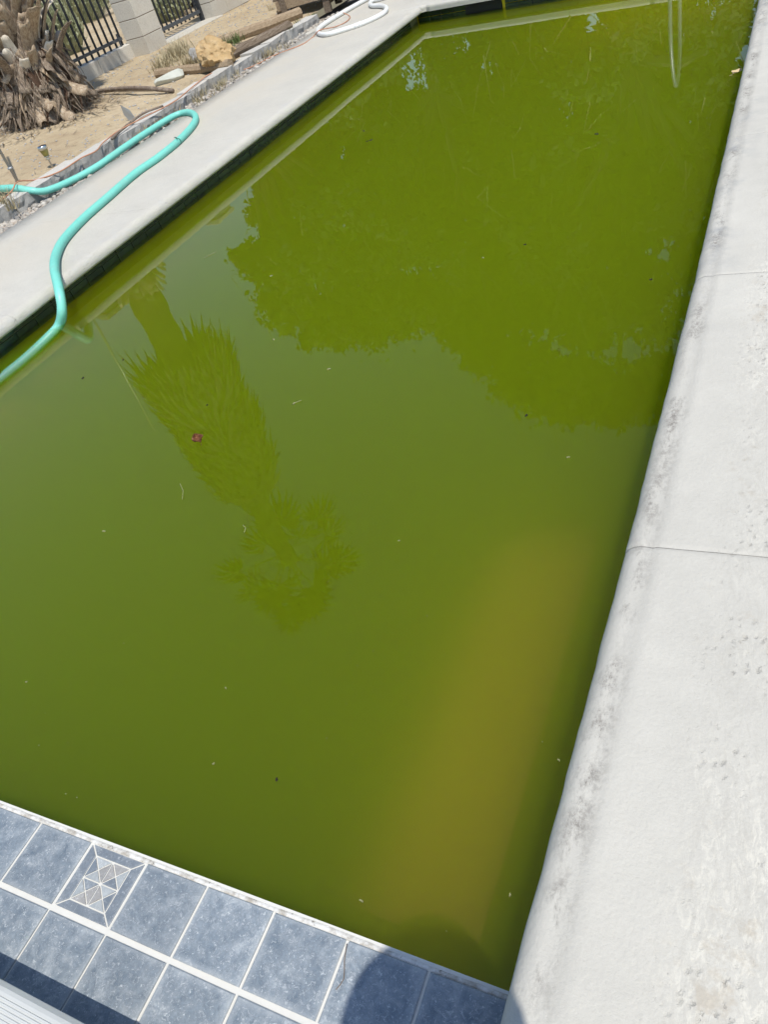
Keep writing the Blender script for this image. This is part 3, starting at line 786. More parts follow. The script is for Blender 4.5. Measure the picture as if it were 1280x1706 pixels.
for i in range(260):
    a = rb.uniform(-2.9, 1.3); d = rb.uniform(.45, .82); p = Vector((PA.x+math.cos(a)*d, PA.y+math.sin(a)*d, 0)); p.z = soil_z(p.x, p.y)+.008
    a2 = a+rb.gauss(0,.6); L = rb.uniform(.05,.20); q = p+Vector((math.cos(a2)*L, math.sin(a2)*L, rb.uniform(0,.04))); wv_ = Vector((-math.sin(a2), math.cos(a2), 0))*rb.uniform(.003,.008)
    b.quad(p-wv_, p+wv_, q+wv_*.4, q-wv_*.4)
tag(b.build('fibre_litter', M['fibre'], palm), kind='stuff')
# fan fronds
def fan(L_pet, Rr, nseg, droop, mb, org, dirv, upv):
    side = dirv.cross(upv).normalized(); up2 = side.cross(dirv).normalized()
    tip = org+dirv*L_pet
    w_ = .018
    mb.quad(org-side*w_, org+side*w_, tip+side*w_*.6, tip-side*w_*.6)
    for i in range(nseg):
        a = R(-115+230*i/(nseg-1)); d = (dirv*math.cos(a)+side*math.sin(a)).normalized()
        L = Rr*(.72+.28*math.cos(a*.8)); p1 = tip+d*L*.55+up2*.02*(-1)**i; p2 = tip+d*L+Vector((0,0,-droop*L))
        pw = side*math.cos(a)-dirv*math.sin(a); ww = .036
        mb.quad(tip, p1-pw*ww, p2, p1+pw*ww)
TOP = palm_c(6.35)
for i in range(15):
    a = i*2.399+rb.uniform(-.4,.4); el = R(70-100*(i/14)+rb.uniform(-12,12)); out = Vector((math.cos(a), math.sin(a), 0))
    d = out*math.cos(el)+Vector((0,0,math.sin(el))); upv = Vector((0,0,1)) if abs(d.z) < .9 else out
    b = MB(); fan(rb.uniform(.55,1.0), rb.uniform(.42,.62), 17, rb.uniform(.12,.35), b, TOP+Vector((0,0,rb.uniform(-.15,.15))), d, upv)
    b.build('frond', M['frond'], palm)
b = MB()
for i in range(420):                             # skirt of dead fronds below the crown
    z = 3.35+1.95*rb.random(); a = rb.uniform(0, 2*math.pi); out = Vector((math.cos(a), math.sin(a), 0))
    k_ = (z-3.3)/2.0; d = (out*(.55-.25*k_)+Vector((rb.gauss(0,.08), rb.gauss(0,.08), -1))).normalized()
    fan(rb.uniform(.4,.6), rb.uniform(.35,.5), 11, .35, b, palm_c(z)+out*.2, d, out)
tag(b.build('dead_frond_skirt', M['dead_frond'], palm), kind='stuff')

# ------------------------------------------------------------------ trees (mirrored in the water)
def leaves(mb, c, r, n, size, rr, flat=.8, soft=False):
    for _ in range(n):
        while True:
            v = Vector((rr.uniform(-1,1), rr.uniform(-1,1), rr.uniform(-1,1)))
            if .25 < v.length < 1: break
        if soft: v = Vector((rr.gauss(0,.5), rr.gauss(0,.5), rr.gauss(0,.5)))
        p = Vector(c)+Vector((v.x*r, v.y*r, v.z*r*flat)); s = size*rr.uniform(.6,1.3)
        a = Vector((rr.gauss(0,1), rr.gauss(0,1), rr.gauss(0,1))).normalized(); b_ = a.orthogonal().normalized()
        mb.quad(p-a*s, p-b_*s*.5, p+a*s, p+b_*s*.5)
def tree(label, foot, blobs, matl, seed, trunk_r=.18):
    rr = random.Random(seed); t_ = empty('leafy_tree', foot); tag(t_, label, 'tree', 'trees beyond the far end of the pool')
    b = MB(); foot = Vector(foot); c0 = sum((Vector(x[0]) for x in blobs), Vector())/len(blobs)
    fork = foot.lerp(Vector((c0.x, c0.y, foot.z)), .3)+Vector((0,0,(c0.z-foot.z)*.45))
    b.tube(spline([foot-Vector((0,0,.3)), foot.lerp(fork,.5)+Vector((.1,-.08,0)), fork], .3), [trunk_r*(1-.03*i) for i in range(len(spline([foot-Vector((0,0,.3)), foot.lerp(fork,.5)+Vector((.1,-.08,0)), fork], .3)))], 9)
    for (c, r) in blobs:
        c = Vector(c); mid_ = fork.lerp(c, .5)+Vector((rr.uniform(-.3,.3), rr.uniform(-.3,.3), .2)); pts = spline([fork, mid_, c], .5)
        b.tube(pts, [trunk_r*.5*(1-.8*i/len(pts)) for i in range(len(pts))], 6)
    b.build('trunk', M['bark'], t_)
    b = MB()
    for (c, r) in blobs:
        for k in range(9):
            v = Vector((rr.gauss(0,1), rr.gauss(0,1), rr.gauss(0,1))).normalized()*r*rr.uniform(.35,.95)
            leaves(b, Vector(c)+v, r*rr.uniform(.28,.5), int(120+200*r*r), .08, rr, .9, True)
        leaves(b, c, r, int(950*r*r), .105, rr)
    b.build('crown', matl, t_)
    b = MB()
    for (c, r) in blobs:
        for k in range(5):
            v = Vector((rr.gauss(0,1), rr.gauss(0,1)-.6, rr.gauss(0,.8))).normalized(); p = Vector(c)+v*r*rr.uniform(.6,1.05)
            for q_ in range(3):
                e_ = p+Vector((rr.gauss(0,.25), rr.gauss(0,.2), rr.gauss(.1,.3))); w_ = Vector((rr.uniform(.006,.014), 0, 0)); b.quad(p-w_, p+w_, e_+w_*.4, e_-w_*.4); p = e_
    b.build('dry_twig', M['dry'], t_)
def BL(lst, D, jit, seed):
    rr = random.Random(seed); out = []
    for px, py, rp in lst:
        d = D+rr.uniform(-jit, jit); p = MI(px, py, d); q = MI(px+rp, py, d); out.append((p, (q-p).length*.92))
    return out
TA = [(440,430,55),(480,510,60),(545,535,55),(620,525,60),(520,430,75),(610,430,75),(670,500,60),(470,350,60),(560,330,75),(650,340,70),(440,290,35),(520,250,60),(600,230,60),(570,160,55),(640,130,40),(500,200,40),(620,300,60)]
TB = [(720,500,60),(780,540,60),(750,400,70),(830,580,60),(820,440,75),(700,310,65),(800,300,75),(880,500,80),(720,230,65),(800,180,65),(690,190,45),(780,130,40),(630,200,50),(655,250,50),(690,400,60),(740,320,60),(860,120,55),(780,250,60),(850,350,70),(880,420,70),(830,230,60),(830,70,45)]
TC = [(900,640,75),(960,660,70),(1030,650,75),(1100,640,70),(980,520,90),(1080,500,90),(920,400,80),(1020,360,90),(1110,350,80),(870,330,80),(850,280,70),(1060,280,70),(950,310,70),(1000,430,80),(1140,270,60),(900,270,70),(1000,220,80),(1100,200,80),(1180,420,80),(1180,250,70),(900,150,65),(980,120,65),(1070,110,70),(1160,130,60),(940,60,50),(1040,40,55),(1130,30,50),(1210,60,45),(1200,150,60),(1225,220,55),(1215,300,60),(1170,90,50),(1060,50,50),(900,80,55),(880,200,60)]
tree('broad leafy tree mirrored in the left half of the pool beside the palm', (-9.6, 12.9, .2), BL(TA, 16, 1.2, 1), M['leaf'], 1)
tree('leafy tree mirrored across the middle of the pool', (-5.6, 13.6, .2), BL(TB, 15, 1.0, 2), M['leaf'], 2)
tree('tall dark leafy tree mirrored in the right half of the pool', (-2.2, 13.3, .2), BL(TC, 13.5, .8, 3), M['leaf2'], 3, .24)
# hedge of shrubs behind the far deck
rr = random.Random(5)
for i, (x, y, h, wd) in enumerate([(-5.4,12.9,1.3,.9),(-2.0,12.6,1.2,.8),(-.6,12.5,1.5,.95),(.7,12.8,1.5,.9)]):
    t_ = empty('shrub', (x, y, .2)); tag(t_, ['rounded shrub at the far left of the back yard','shrub behind the far coping under the tall tree','shrub behind the far coping in line with the right deck','shrub right of the far end of the right deck'][i], 'shrub', 'shrubs beyond the far deck')
    b = MB()
    for k in range(16): leaves(b, (x+rr.gauss(0,wd*.4), y+rr.gauss(0,wd*.35), .2+h*rr.uniform(.2,.85)), wd*.42, 260, .05, rr)
    b.build('foliage', M['leaf2'], t_)
    b = MB()
    for k in range(5): b.tube([(x, y, .1), (x+rr.gauss(0,.2), y+rr.gauss(0,.2), .2+h*.6)], [.03,.012], 6)
    b.build('stem', M['bark'], t_)
# scrub beyond the fence
def bush(name, label, c, h, wd, n, mat, seed, blade=False):
    rr = random.Random(seed); t_ = empty(name, c); tag(t_, label, 'bush', 'scrub beyond the iron fence'); b = MB(); c = Vector(c)
    for i in range(n):
        a = rr.uniform(0, 6.283); d = wd*math.sqrt(rr.random()); p = c+Vector((math.cos(a)*d*.5, math.sin(a)*d*.5, 0))
        q = c+Vector((math.cos(a)*d, math.sin(a)*d, h*rr.uniform(.35,1)*(1-.4*(d/wd)**2)))
        w_ = Vector((rr.gauss(0,1), rr.gauss(0,1), 0)).normalized()*rr.uniform(.006,.014)
        b.quad(p-w_*.5, p+w_*.5, q+w_, q-w_)
        for k in range(3):
            s = p.lerp(q, rr.uniform(.4,1)); e_ = Vector((rr.gauss(0,1), rr.gauss(0,1), rr.gauss(0,1))).normalized()*rr.uniform(.03,.07); f_ = e_.orthogonal().normalized()*.012
            b.quad(s-f_, s+f_, s+e_+f_*.3, s+e_-f_*.3)
    b.build('foliage', mat, t_)
    b = MB()
    for i in range(7):
        a = rr.uniform(0, 6.283); b.tube([c-Vector((0,0,.05)), c+Vector((math.cos(a)*wd*.4, math.sin(a)*wd*.4, h*.6))], [.014,.006], 5)
    b.build('stem', M['stick'], t_)
def fenceP(px, py, X):                           # point on the ground plane behind the fence
    d = ray(px, py); return CAM+d*((X-CAM.x)/d.x)
for i, (x, y, h, wd, n, mt, lb) in enumerate([
    (-8.75, 7.55, .85, .5, 260, 'sage', 'tall pale sage bush right behind the iron fence next to the palm'),
    (-9.5, 8.0, .9, .6, 260, 'sage', 'sage bush behind the iron fence, second from the palm'),
    (-10.6, 10.9, .8, .4, 420, 'scrub', 'green scrub bush seen through the fence left of the pillar'),
    (-9.2, 11.9, .5, .45, 360, 'scrub', 'low scrub bush seen through the iron gate'),
    (-8.8, 12.9, .7, .6, 700, 'sage', 'pale bush beyond the iron gate near the block wall'),
    (-13.5, 12.5, .9, .9, 700, 'sage', 'distant sage bush in the open sand beyond the fence'),
    (-15, 16, 1.0, 1.2, 800, 'scrub', 'far scrub bush highest behind the fence')]):
    bush('desert_bush', lb, (x, y, soil_z(x,y)), h, wd, n, M[mt], i)

# ------------------------------------------------------------------ yard things
def rock(name, label, c, d, mat, seed, rot=0, amp=.3, sub=3, fr=1.4):
    rr_ = random.Random(seed); pl = []
    for _ in range(13):
        n_ = Vector((rr_.gauss(0,1), rr_.gauss(0,1), rr_.gauss(0,1))).normalized(); pl.append((n_, rr_.uniform(.72, 1.0)))
    bm = bmesh.new(); bmesh.ops.create_icosphere(bm, subdivisions=4, radius=1); Mz_ = Matrix.Rotation(rot, 3, 'Z'); V = []
    for v in bm.verts:
        r_ = 1.15
        for n_, k_ in pl:
            dt = n_.dot(v.co)
            if dt > .05: r_ = min(r_, k_/dt)
        r_ *= 1+amp*.16*nz(v.co, 3.5, seed)+amp*.10*nz(v.co, 9, seed+2)
        V.append(Mz_ @ Vector((v.co.x*d[0]*r_, v.co.y*d[1]*r_, v.co.z*d[2]*r_)) + Vector(c))
    Fc = [[v.index for v in f.verts] for f in bm.faces]; bm.free()
    o = mesh(name, V, Fc, mat, None, False); tag(o, label, 'rock'); return o
p = G(360, 92, .33); rock('rock', 'jagged ochre yellow rock lying behind the brown timber', (p.x, p.y, .325), (.19,.185,.15), M['rock_yellow'], 12, .5, 1.2)
p = G(330, 92, .30); rock('rock', 'small grey rock touching the left side of the ochre rock', (p.x, p.y, .30), (.09,.085,.085), M['rock_grey'], 8, 1.0)
p = G(283, 129, .27); rock('rock', 'flat oval pale green stone leaning on the timber end', (p.x, p.y, .265), (.085,.16,.055), M['rock_green'], 5, R(-30), .12)
def ZS(px, py, dz=0.0):
    p = G(px, py, .25)
    for _ in range(4): p = G(px, py, soil_z(p.x, p.y)+dz)
    return p
def timber(label, a, b_, rad, mat, sq=False):
    a, b_ = Vector(a), Vector(b_); n = 14; pts = [a.lerp(b_, i/n)+Vector((nz((i*.3,label.__len__(),0),1)*.012, 0, nz((i*.3,0,5),1)*.008)) for i in range(n+1)]
    m_ = MB().tube(pts, [rad*(1+.08*nz((i,3,1),1)) for i in range(n+1)], 8 if not sq else 4); o = m_.build('landscape_timber', mat); tag(o, label, 'timber'); return o
timber('dark brown landscape timber lying just behind the low block wall', ZS(340,114,.05), ZS(482,44,.05), .055, M['timber'])
timber('tan landscape timber lying from the pale green stone towards the wall', ZS(262,124,.03), ZS(384,108,.04), .048, M['timber_tan'])
timber('long tan timber lying in the sand behind the ochre rock', ZS(362,74,.04), ZS(500,22,.05), .06, M['timber_tan'])
def stick(name, label, pts, r0, r1, mat, cat='stick'):
    P_ = spline(pts, .05); n = len(P_)
    o = MB().tube(P_, [(r0+(r1-r0)*i/n)*(1+.15*nz((i*.4,0,0),1)) for i in range(n)], 7).build(name, mat, None, True); tag(o, label, cat); return o
stick('stick', 'long bent dry branch on the sand right of the palm', [ZS(140,157,.03), ZS(180,150,.05), ZS(225,147,.07), ZS(262,149,.05), ZS(289,152,.02)], .016, .022, M['stick'])
stick('stick', 'thin dry twig lying under the long bent branch', [ZS(150,159,.01), ZS(190,152,.01), ZS(255,151,.012)], .008, .006, M['stick'])
stick('stick', 'dark brown stick lying along the back of the low wall', [G(186,232,.235), G(205,215,.24), G(238,190,.245), G(272,177,.245)], .012, .009, M['stick'])
# grey leaf-shaped spike
p = ZS(221,200); V = [(-.03,0,0),(.03,0,0),(.035,.01,.07),(0,.012,.15),(-.035,.01,.07),(0,.02,.07)]
o = mesh('metal_spike', V, [(0,1,2,3,4),(1,0,5),(2,1,5),(3,2,5),(4,3,5),(0,4,5)], M['galv']); o.location = p; o.rotation_euler = (R(10), R(-18), R(30)); tag(o, 'small grey pointed blade standing behind the dark stick', 'stake')
# solar garden lamp
p = ZS(88, 280); sl_ = empty('garden_lamp', p); tag(sl_, 'small steel solar lamp with amber cup staked behind the low wall', 'lamp')
for dx_ in (-.006, .006): MB().tube([(p.x+dx_,p.y,p.z-.08),(p.x+dx_,p.y,p.z+.07)], .004, 8).build('stake', M['steel'], sl_)
MB().lathe((p.x,p.y,p.z+.062), [(.006,0),(.026,.006),(.012,.016),(.020,.026),(.028,.030)], 20).build('collar', M['steel'], sl_, True)
MB().lathe((p.x,p.y,p.z+.092), [(.018,0),(.024,.012),(.033,.045),(.034,.05)], 20).build('glass_cup', M['amber'], sl_, True)
MB().lathe((p.x,p.y,p.z+.142), [(.030,0),(.039,.002),(.039,.026),(.034,.031),(.006,.032)], 20).build('cap', M['steel'], sl_, True)
# thin metal pole at the left edge
p = ZS(30, 304); po = empty('metal_pole', p); tag(po, 'thin grey metal pole standing at the left edge behind the hose', 'pole')
MB().tube([(p.x,p.y,p.z-.1),(p.x-.02,p.y-.01,p.z+2.1)], .011, 10).build('shaft', M['galv'], po, True)
MB().lathe((p.x,p.y,p.z+.10), [(.010,0),(.022,.003),(.022,.016),(.010,.02)], 12).build('collar', M['galv'], po, True)

def zline(px, py, z): return G(px, py, z)
# turquoise hose
HR = .0245
hp = [zline(-70,318,.26), zline(-30,317,.255), zline(0,315,.25), zline(27,314,.252), zline(52,318,.225), zline(78,318,.185), zline(120,301,.165), zline(165,276,.17), zline(205,248,.178), zline(250,218,.178), zline(290,194,.178), zline(312,188,.178), zline(325,193,.178), zline(323,207,.178), zline(300,233,.178), zline(265,262,.178), zline(225,290,.178), zline(180,329,.178), zline(140,364,.178), zline(108,398,.178), zline(94,424,.180), zline(91,448,.184)]
e0 = Vector((-3.462, hp[-1].y-.16, .150)); e0 = zline(98, 482, .150)
hp += [e0, zline(103, 515, .075), zline(99, 541, 0.0), zline(80, 563, -.035), zline(40, 600, -.07), zline(-10, 640, -.10), zline(-70, 690, -.16)]
path = spline(hp, .0045)
rad = []
for i, p in enumerate(path):
    bend = 1.0
    rad.append(HR*(1+.035*math.sin(i*math.pi*2/3.0)))
def hose_mesh(pts, r, rib, step, n=14):
    # resample evenly so the corrugation has a constant pitch
    d = [0]
    for a, b_ in zip(pts, pts[1:]): d.append(d[-1]+(b_-a).length)
    tot = d[-1]; k = int(tot/step); out = []; j = 0
    for i in range(k+1):
        s = tot*i/k
        while j < len(d)-2 and d[j+1] < s: j += 1
        out.append(pts[j].lerp(pts[j+1], (s-d[j])/max(1e-9, d[j+1]-d[j])))
    rr_ = [r*(1+(rib if i%2 else -rib)) for i in range(k+1)]
    return MB().tube(out, rr_, n), out
hm, hpts = hose_mesh(path, HR, .075, .0066)
hose = hm.build('pool_hose', M['hose'], None, True); tag(hose, 'turquoise ribbed hose looped on the left deck and dropping into the water', 'hose')
c = min(range(len(hpts)), key=lambda i: (hpts[i]-zline(279,241,.178)).length)
band = MB().tube([hpts[c-1], hpts[c+1]], HR*1.1, 14).build('tie', M['hose_dark'], hose, True)
band2 = MB().tube([hpts[c]+Vector((.03,-.03,.03)), hpts[c]+Vector((.0,0,.031)), hpts[c]+Vector((-.03,.02,.028))], .004, 6).build('tie', M['hose_dark'], hose, True)
# white hose at the far deck
wp = [(700,-42),(655,-22),(610,0),(556,31),(533,47),(531,56),(545,58),(571,51),(606,39),(637,24),(644,14),(635,10.5),(619,10),(619,3),(637,-2),(670,-12),(720,-30)]
wpts = spline([zline(x, y, .176) for x, y in wp], .02)
wh = MB().tube(wpts, .023, 12).build('vacuum_hose', M['white_plastic'], None, True); tag(wh, 'white vacuum hose coiled on the deck by the far pool corner', 'hose')
for x, y in ((556,31),(592,44),(598,42)):
    c = min(range(len(wpts)), key=lambda i: (wpts[i]-zline(x,y,.176)).length)
    MB().tube([wpts[c-1], wpts[c+1]], .0262, 12).build('cuff', M['white_plastic'], wh, True)
# orange cord
cp = [(-20,345,.24),(2,334,.24),(20,318,.275),(30,303,.29),(60,300,.232),(100,286,.232),(135,264,.235),(160,252,.232),(172,238,.235),(200,217,.245),(240,196,.245),(290,170,.24),(325,142,.235),(350,124,.235),(372,121,.19),(405,117,.145),(430,107,.145),(455,94,.145),(480,84,.158),(505,74,.158),(522,62,.158),(533,51,.205),(560,45,.16),(578,36,.16),(583,28,.16),(572,22,.20)]
cord = MB().tube(spline([zline(*q) for q in cp], .03), .0052, 6).build('extension_cord', M['wire'], None, True); tag(cord, 'thin orange cord running along the low wall to the white hose', 'cord')

# weathered low wooden platform at the far left of the deck
wb = empty('wooden_platform', (-5.0, 9.6, .2)); tag(wb, 'weathered low wooden platform cut by the top edge beside the white hose', 'platform')
A, B_ = G(463,36,.22), G(600,-4,.22); d = (B_-A); d.z = 0; L = d.length; d.normalize(); nn = Vector((-d.y, d.x, 0)); rz = math.atan2(d.y, d.x); Mz = Matrix.Rotation(rz, 3, 'Z')
def wbx(s0, s1, off, z, th, wd, nm, mt='timber'):
    c = A+d*((s0+s1)/2)+nn*off; c.z = z; MB().bev(c, (s1-s0, wd, th), .006, Mz).build(nm, M[mt], wb)
wbx(.03, L*1.3, .03, .36, .10, .05, 'beam', 'timber_tan')
for k in range(6): wbx(.0, L*1.3, .09+.125*k, .425, .03, .115, 'plank')
for s in (.05, L*.6, L*1.25):
    c = A+d*s+nn*.06; MB().box((c.x,c.y,.24), (.08,.08,.16), Mz).build('foot', M['timber'], wb)
    c = A+d*s+nn*.66; MB().box((c.x,c.y,.27), (.08,.08,.24), Mz).build('foot', M['timber'], wb)
c = A+d*.12+nn*.02; MB().box((c.x,c.y,.62), (.07,.07,.85), Mz).build('post', M['timber'], wb)
# dry weeds
def tuft(mb, c, n, h, spread, rr, wmul=1):
    c = Vector(c)
    for _ in range(n):
        a = rr.uniform(0, 6.283); p = c+Vector((rr.gauss(0,spread*.5), rr.gauss(0,spread*.5), 0)); q = p+Vector((math.cos(a)*h*rr.uniform(.1,.7), math.sin(a)*h*rr.uniform(.1,.7), h*rr.uniform(.3,1)))
        m_ = p.lerp(q, .5)+Vector((0,0,h*.12)); w_ = Vector((-math.sin(a), math.cos(a), 0))*rr.uniform(.0015,.004)*wmul
        mb.quad(p-w_, p+w_, m_+w_*.8, m_-w_*.8); mb.quad(m_-w_*.8, m_+w_*.8, q+w_*.2, q-w_*.2)
rr = random.Random(21); b = MB()
for px, py, n, h, s in [(300,95,260,.20,.16),(285,105,180,.16,.13),(318,108,160,.14,.13),(270,115,120,.13,.12),(340,112,110,.10,.08)]:
    p = ZS(px, py); tuft(b, p, n, h, s, rr, 1.3)
wd_ = b.build('dry_weeds', M['dry']); tag(wd_, 'clump of dry pale weeds left of the ochre rock', 'weeds', kind='stuff')
b = MB()
for i in range(34):
    y = 5.15+rr.random()*2.9; x = -5.0+rr.gauss(.05,.05); tuft(b, (x, y, .115), 22, .10, .05, rr)
for px, py, n in ((335,165,90),(322,160,60),(205,235,50),(230,222,60),(262,205,60),(440,100,40)): p = G(px, py, .12); tuft(b, p, n, .11, .06, rr)
for px, py in ((8,345),(20,350),(455,25),(470,20),(480,12),(498,8)): p = G(px, py, .2); tuft(b, p, 25, .18, .05, rr)
tag(b.build('dry_grass', M['dry']), 'dry grass growing in the gravel along the low block wall', 'grass', kind='stuff')
b = MB()
for px, py, n in ((378,75,60),(395,72,50),(385,80,40)): p = ZS(px, py); tuft(b, p, n, .12, .07, rr, 1.4)
tag(b.build('green_weeds', M['weed']), 'small green weeds right of the ochre rock', 'weeds', kind='stuff')
for i, (px, py) in enumerate(((487,66),(499,52),(522,40))):
    b = MB(); p = G(px, py, .13); tuft(b, p, 26, .14, .015, rr, 1.2)
    tag(b.build('weed_sprig', M['weed']), ['green sprig in the gravel nearest the orange cord','green sprig in the gravel, middle of the three','green sprig at the end of the low block wall'][i], 'weed', 'green sprigs in the gravel')
# ground litter
b = MB()
for i in range(1400):
    x = rr.uniform(-7.5,-5.3); y = rr.uniform(4.2,11.5); z = soil_z(x,y); s = rr.uniform(.004,.014); v, f = blob((x,y,z+s*.3), (s,s*.8,s*.6), i, 1, .2); n = len(b.V); b.V += [Vector(q) for q in v]; b.F += [tuple(n+a for a in q) for q in f]
tag(b.build('pebbles', M['rock_grey']), 'small stones scattered over the sandy yard', 'stones', kind='stuff')
b = MB()
for i in range(420):
    x = rr.uniform(-7.4,-5.3); y = rr.uniform(4.2,11.5); z = soil_z(x,y)+.006; a = rr.uniform(0,6.28); L = rr.uniform(.03,.12); dv = Vector((math.cos(a),math.sin(a),0)); w_ = Vector((-dv.y,dv.x,0))*.003
    p = Vector((x,y,z)); b.quad(p-w_, p+w_, p+dv*L+w_*.5+Vector((0,0,.01)), p+dv*L-w_*.5+Vector((0,0,.01)))
tag(b.build('twig_litter', M['stick']), 'dry twigs and leaf bits scattered over the sandy yard', 'litter', kind='stuff')

# chrome handrail at the far end (seen mirrored)
hr_ = empty('handrail', (-1.0, 8.6, .15)); tag(hr_, 'grey metal grab rail at the far end mirrored near the right deck', 'handrail')
for off in (.06,):
    x0 = -1.02+off; yb_ = far_y(x0)+.3
    MB().tube(spline([(x0,yb_,.13),(x0,yb_,.62),(x0,yb_-.12,.82),(x0,yb_-.35,.80),(x0,yb_-.62,.40),(x0,yb_-.66,-.3)], .04), .017, 10).build('rail', M['galv'], hr_, True)

# ------------------------------------------------------------------ floating things
def leafmesh(name, label, px, py, s, mat, curl, seed, cat='leaf', rz=0.0):
    """a curled heart-shaped leaf blade, thin but closed, with a stalk"""
    p = G(px, py, .002); rr_ = random.Random(seed); V = []; Fc = []; nu, nv = 10, 8
    for side in (0, 1):
        for i in range(nu+1):
            u_ = i/nu; half = s*.82*(math.sin(math.pi*min(1, u_**.62))**.7)*(1+.10*math.sin(u_*17+seed))
            for j in range(nv+1):
                v_ = j/nv*2-1; x = (u_-.5)*2*s+(-.22*s*(1-abs(v_)) if i == 0 else 0); y = v_*half
                z = curl*s*(.55*abs(v_)**1.6+.35*(u_-.45)**2)+.10*s*nz((u_*3, v_*2, 0), 1.5, seed)+.06*s*abs(math.sin(v_*6+u_*5))
                V.append((x, y, .08*s+max(0, z)-(.0006 if side else 0)))
    k = nv+1; S = (nu+1)*k
    for i in range(nu):
        for j in range(nv): a = i*k+j; Fc += [(a, a+k, a+k+1, a+1), (S+a, S+a+1, S+a+k+1, S+a+k)]
    for i in range(nu): Fc += [(i*k, S+i*k, S+(i+1)*k, (i+1)*k), (i*k+nv, (i+1)*k+nv, S+(i+1)*k+nv, S+i*k+nv)]
    o = mesh(name, V, Fc, mat); o.location = (p.x, p.y, .0); o.rotation_euler.z = rz; tag(o, label, cat)
    MB().tube([(-s*.9,0,.08*s), (-s*1.25,.1*s,.04*s), (-s*1.6,.25*s,.02*s)], .0009, 5).build('stalk', mat, o)
    o.children[0].matrix_parent_inverse = Matrix(); return o
lf = leafmesh('floating_leaf', 'curled reddish brown leaf floating on the palm reflection', 330, 733, .026, M['deadleaf'], .9, 4, rz=2.6)
leafmesh('floating_leaf', 'tan leaf scrap floating beside the right coping near the top', 1229, 121, .032, M['tanleaf'], .5, 9, rz=.9)
b = MB()
rs = random.Random(77)
b2 = MB()
for px, py, s, dk in [(606,219,.010,1),(618,234,.013,1),(612,236,.008,1),(994,224,.012,1),(875,408,.006,1),(877,692,.006,1),(138,630,.008,1),(205,600,.005,1),(1085,466,.006,1),(461,1298,.004,1),(345,675,.004,1),(805,430,.005,0),(173,885,.006,0),(602,1500,.004,0),(548,615,.007,0),(456,566,.006,0),(490,672,.006,0),(931,1266,.003,0),(44,1136,.003,0),(356,1272,.003,0),(665,901,.003,0),(376,1146,.003,0),(850,1490,.003,0),(690,1600,.003,0),(452,460,.008,0),(947,762,.005,0)]:
    p = G(px, py, .0); m_ = b if dk else b2; a = rs.uniform(0,3.1); M3 = Matrix.Rotation(a, 3, 'Z')
    m_.box((p.x,p.y,.001), (s*2.2, s*.8, .003), M3, .7); m_.box((p.x+s*.5,p.y,.0015), (s*.9, s*.6, .004), Matrix.Rotation(a+.8,3,'Z'), .6)
for i in range(60):
    p = G(rs.uniform(20,1200), rs.uniform(80,1560), 0); s = rs.uniform(.0006,.0014)
    if p.x < -3.5 or p.x > -.27: continue
    b2.box((p.x,p.y,.0008), (s*2,s,.002), Matrix.Rotation(rs.uniform(0,3),3,'Z'))
tag(b.build('dark_flotsam', M['speck_dark']), 'dark bits of debris floating on the green water', 'debris', kind='stuff')
tag(b2.build('pale_flotsam', M['speck_pale']), 'pale specks of pollen and straw floating on the green water', 'debris', kind='stuff')
b = MB()                                        # thin straw blades on the surface
for px, py, dx_, dy_ in ((488,673,14,-6),(300,806,4,26),(405,875,2,12),(340,430,20,-10)):
    p, q = G(px,py,.002), G(px+dx_,py+dy_,.002); b.tube([p, p.lerp(q,.5)+Vector((.006,.004,.001)), q], .0012, 5)
tag(b.build('straw', M['speck_pale']), 'thin dry grass blades floating on the water', 'straw', kind='stuff')
# dry pine needle on the tile joint
o = MB().tube(spline([G(578,1572,.038), G(574,1600,.037), G(573,1630,.037), G(560,1648,.037)], .01), .0009, 5).build('dry_needle', M['stick']); tag(o, 'thin dry needle lying on the tile joint by the shadow', 'needle')

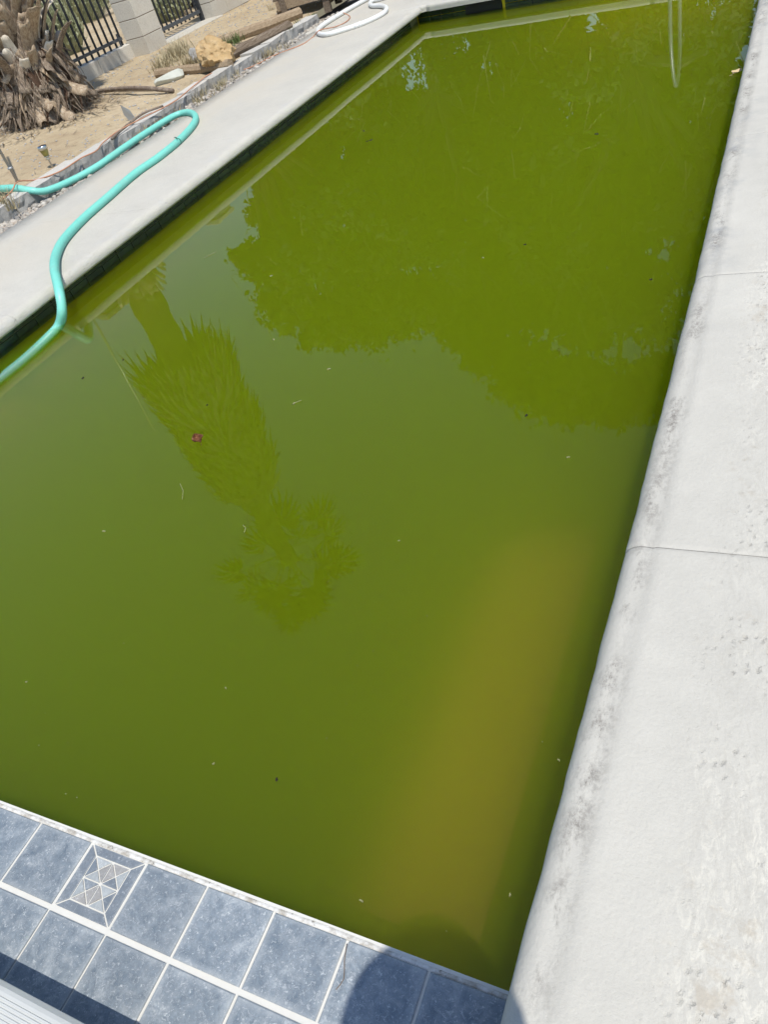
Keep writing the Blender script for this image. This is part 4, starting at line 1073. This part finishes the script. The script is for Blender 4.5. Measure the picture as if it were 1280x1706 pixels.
# ------------------------------------------------------------------ the photographer, whose hat throws the shadow
HC = Vector((.134, -.268, 1.50))
per = empty('person', (.2, -.36, ZD)); tag(per, 'person in navy clothes and straw hat standing at the pool corner', 'person')
def skin_fig(verts, edges, name, mat, parent, root=0, sub=2):
    me = bpy.data.meshes.new(name); me.from_pydata([v[0] for v in verts], edges, []); me.materials.append(mat)
    o = link(name, me, parent); md = o.modifiers.new('skin', 'SKIN'); md.use_smooth_shade = True
    for i, v in enumerate(verts):
        me.skin_vertices[0].data[i].radius = v[1]
        me.skin_vertices[0].data[i].use_root = (i == root)
    s = o.modifiers.new('sub', 'SUBSURF'); s.levels = sub; s.render_levels = sub; return o
hx, hy = HC.x, HC.y
bx, by = hx+.05, hy-.09
verts = [((bx+.02,by-.06,.93),(.16,.11)), ((bx+.01,by-.04,1.12),(.15,.105)), ((bx,by-.01,1.24),(.13,.10)), ((bx-.01,by+.02,1.315),(.055,.055)),
  ((bx-.14,by-.09,1.235),(.06,.06)), ((bx+.11,by+.05,1.225),(.055,.055)), ((bx-.18,by-.09,1.0),(.042,.042)), ((bx+.20,by+.06,.98),(.042,.042)),
  ((bx-.15,by-.04,.80),(.030,.028)), ((bx+.20,by+.10,.80),(.030,.028)),
  ((bx-.06,by-.12,.84),(.085,.085)), ((bx+.10,by-.01,.84),(.085,.085)), ((bx-.05,by-.12,.55),(.062,.062)), ((bx+.12,by-.01,.55),(.062,.062)),
  ((bx-.05,by-.14,.25),(.045,.045)), ((bx+.13,by-.03,.25),(.045,.045)), ((bx-.10,by-.06,.19),(.042,.035)), ((bx+.07,by+.05,.19),(.042,.035))]
edges = [(0,1),(1,2),(2,3),(2,4),(2,5),(4,6),(5,7),(6,8),(7,9),(0,10),(0,11),(10,12),(11,13),(12,14),(13,15),(14,16),(15,17)]
skin_fig(verts, edges, 'body', M['shirt'], per)
V, Fc = blob((hx, hy, 1.455), (.076, .092, .115), 1, 3, .05, 1.2, R(35)); hd_ = mesh('head', V, Fc, M['skin'], per, True)
fd = Vector((-.574, .819, 0)); nb = Vector((hx,hy,1.44))+fd*.092
MB().lathe(nb-Vector((0,0,.012)), [(.012,0),(.016,.006),(.010,.03),(.004,.04)], 8).build('nose', M['skin'], hd_, True)
MB().lathe(HC, [(.145,-.012),(.14,-.006),(.10,.004),(.097,.02),(.090,.055),(.06,.068),(.01,.07)], 28).build('hat', M['straw'], per, True)
for s, c in ((-1, Vector((bx-.15,by-.04,.80))), (1, Vector((bx+.20,by+.10,.80)))):
    for k in range(5):
        sd = Vector((.819,.574,0)); st_ = c+Vector((0,0,.01))+fd*.01
        tgt = Vector((0,0,1.372))-fd*.035+sd*(s*.052)+Vector((0,0,-.032+.016*k))
        if k == 0: tgt = Vector((0,0,1.345))-fd*.05+sd*s*.02
        st_ = c; tgt = c+Vector((.012*(k-2), .02+.008*k, -.10 if k else -.05))
        skin_fig([(tuple(st_),(.012,.012)), (tuple(st_.lerp(tgt,.55)+sd*s*.012),(.0088,.0088)), (tuple(tgt),(.0075,.0075))], [(0,1),(1,2)], 'finger', M['skin'], per, 0, 1)
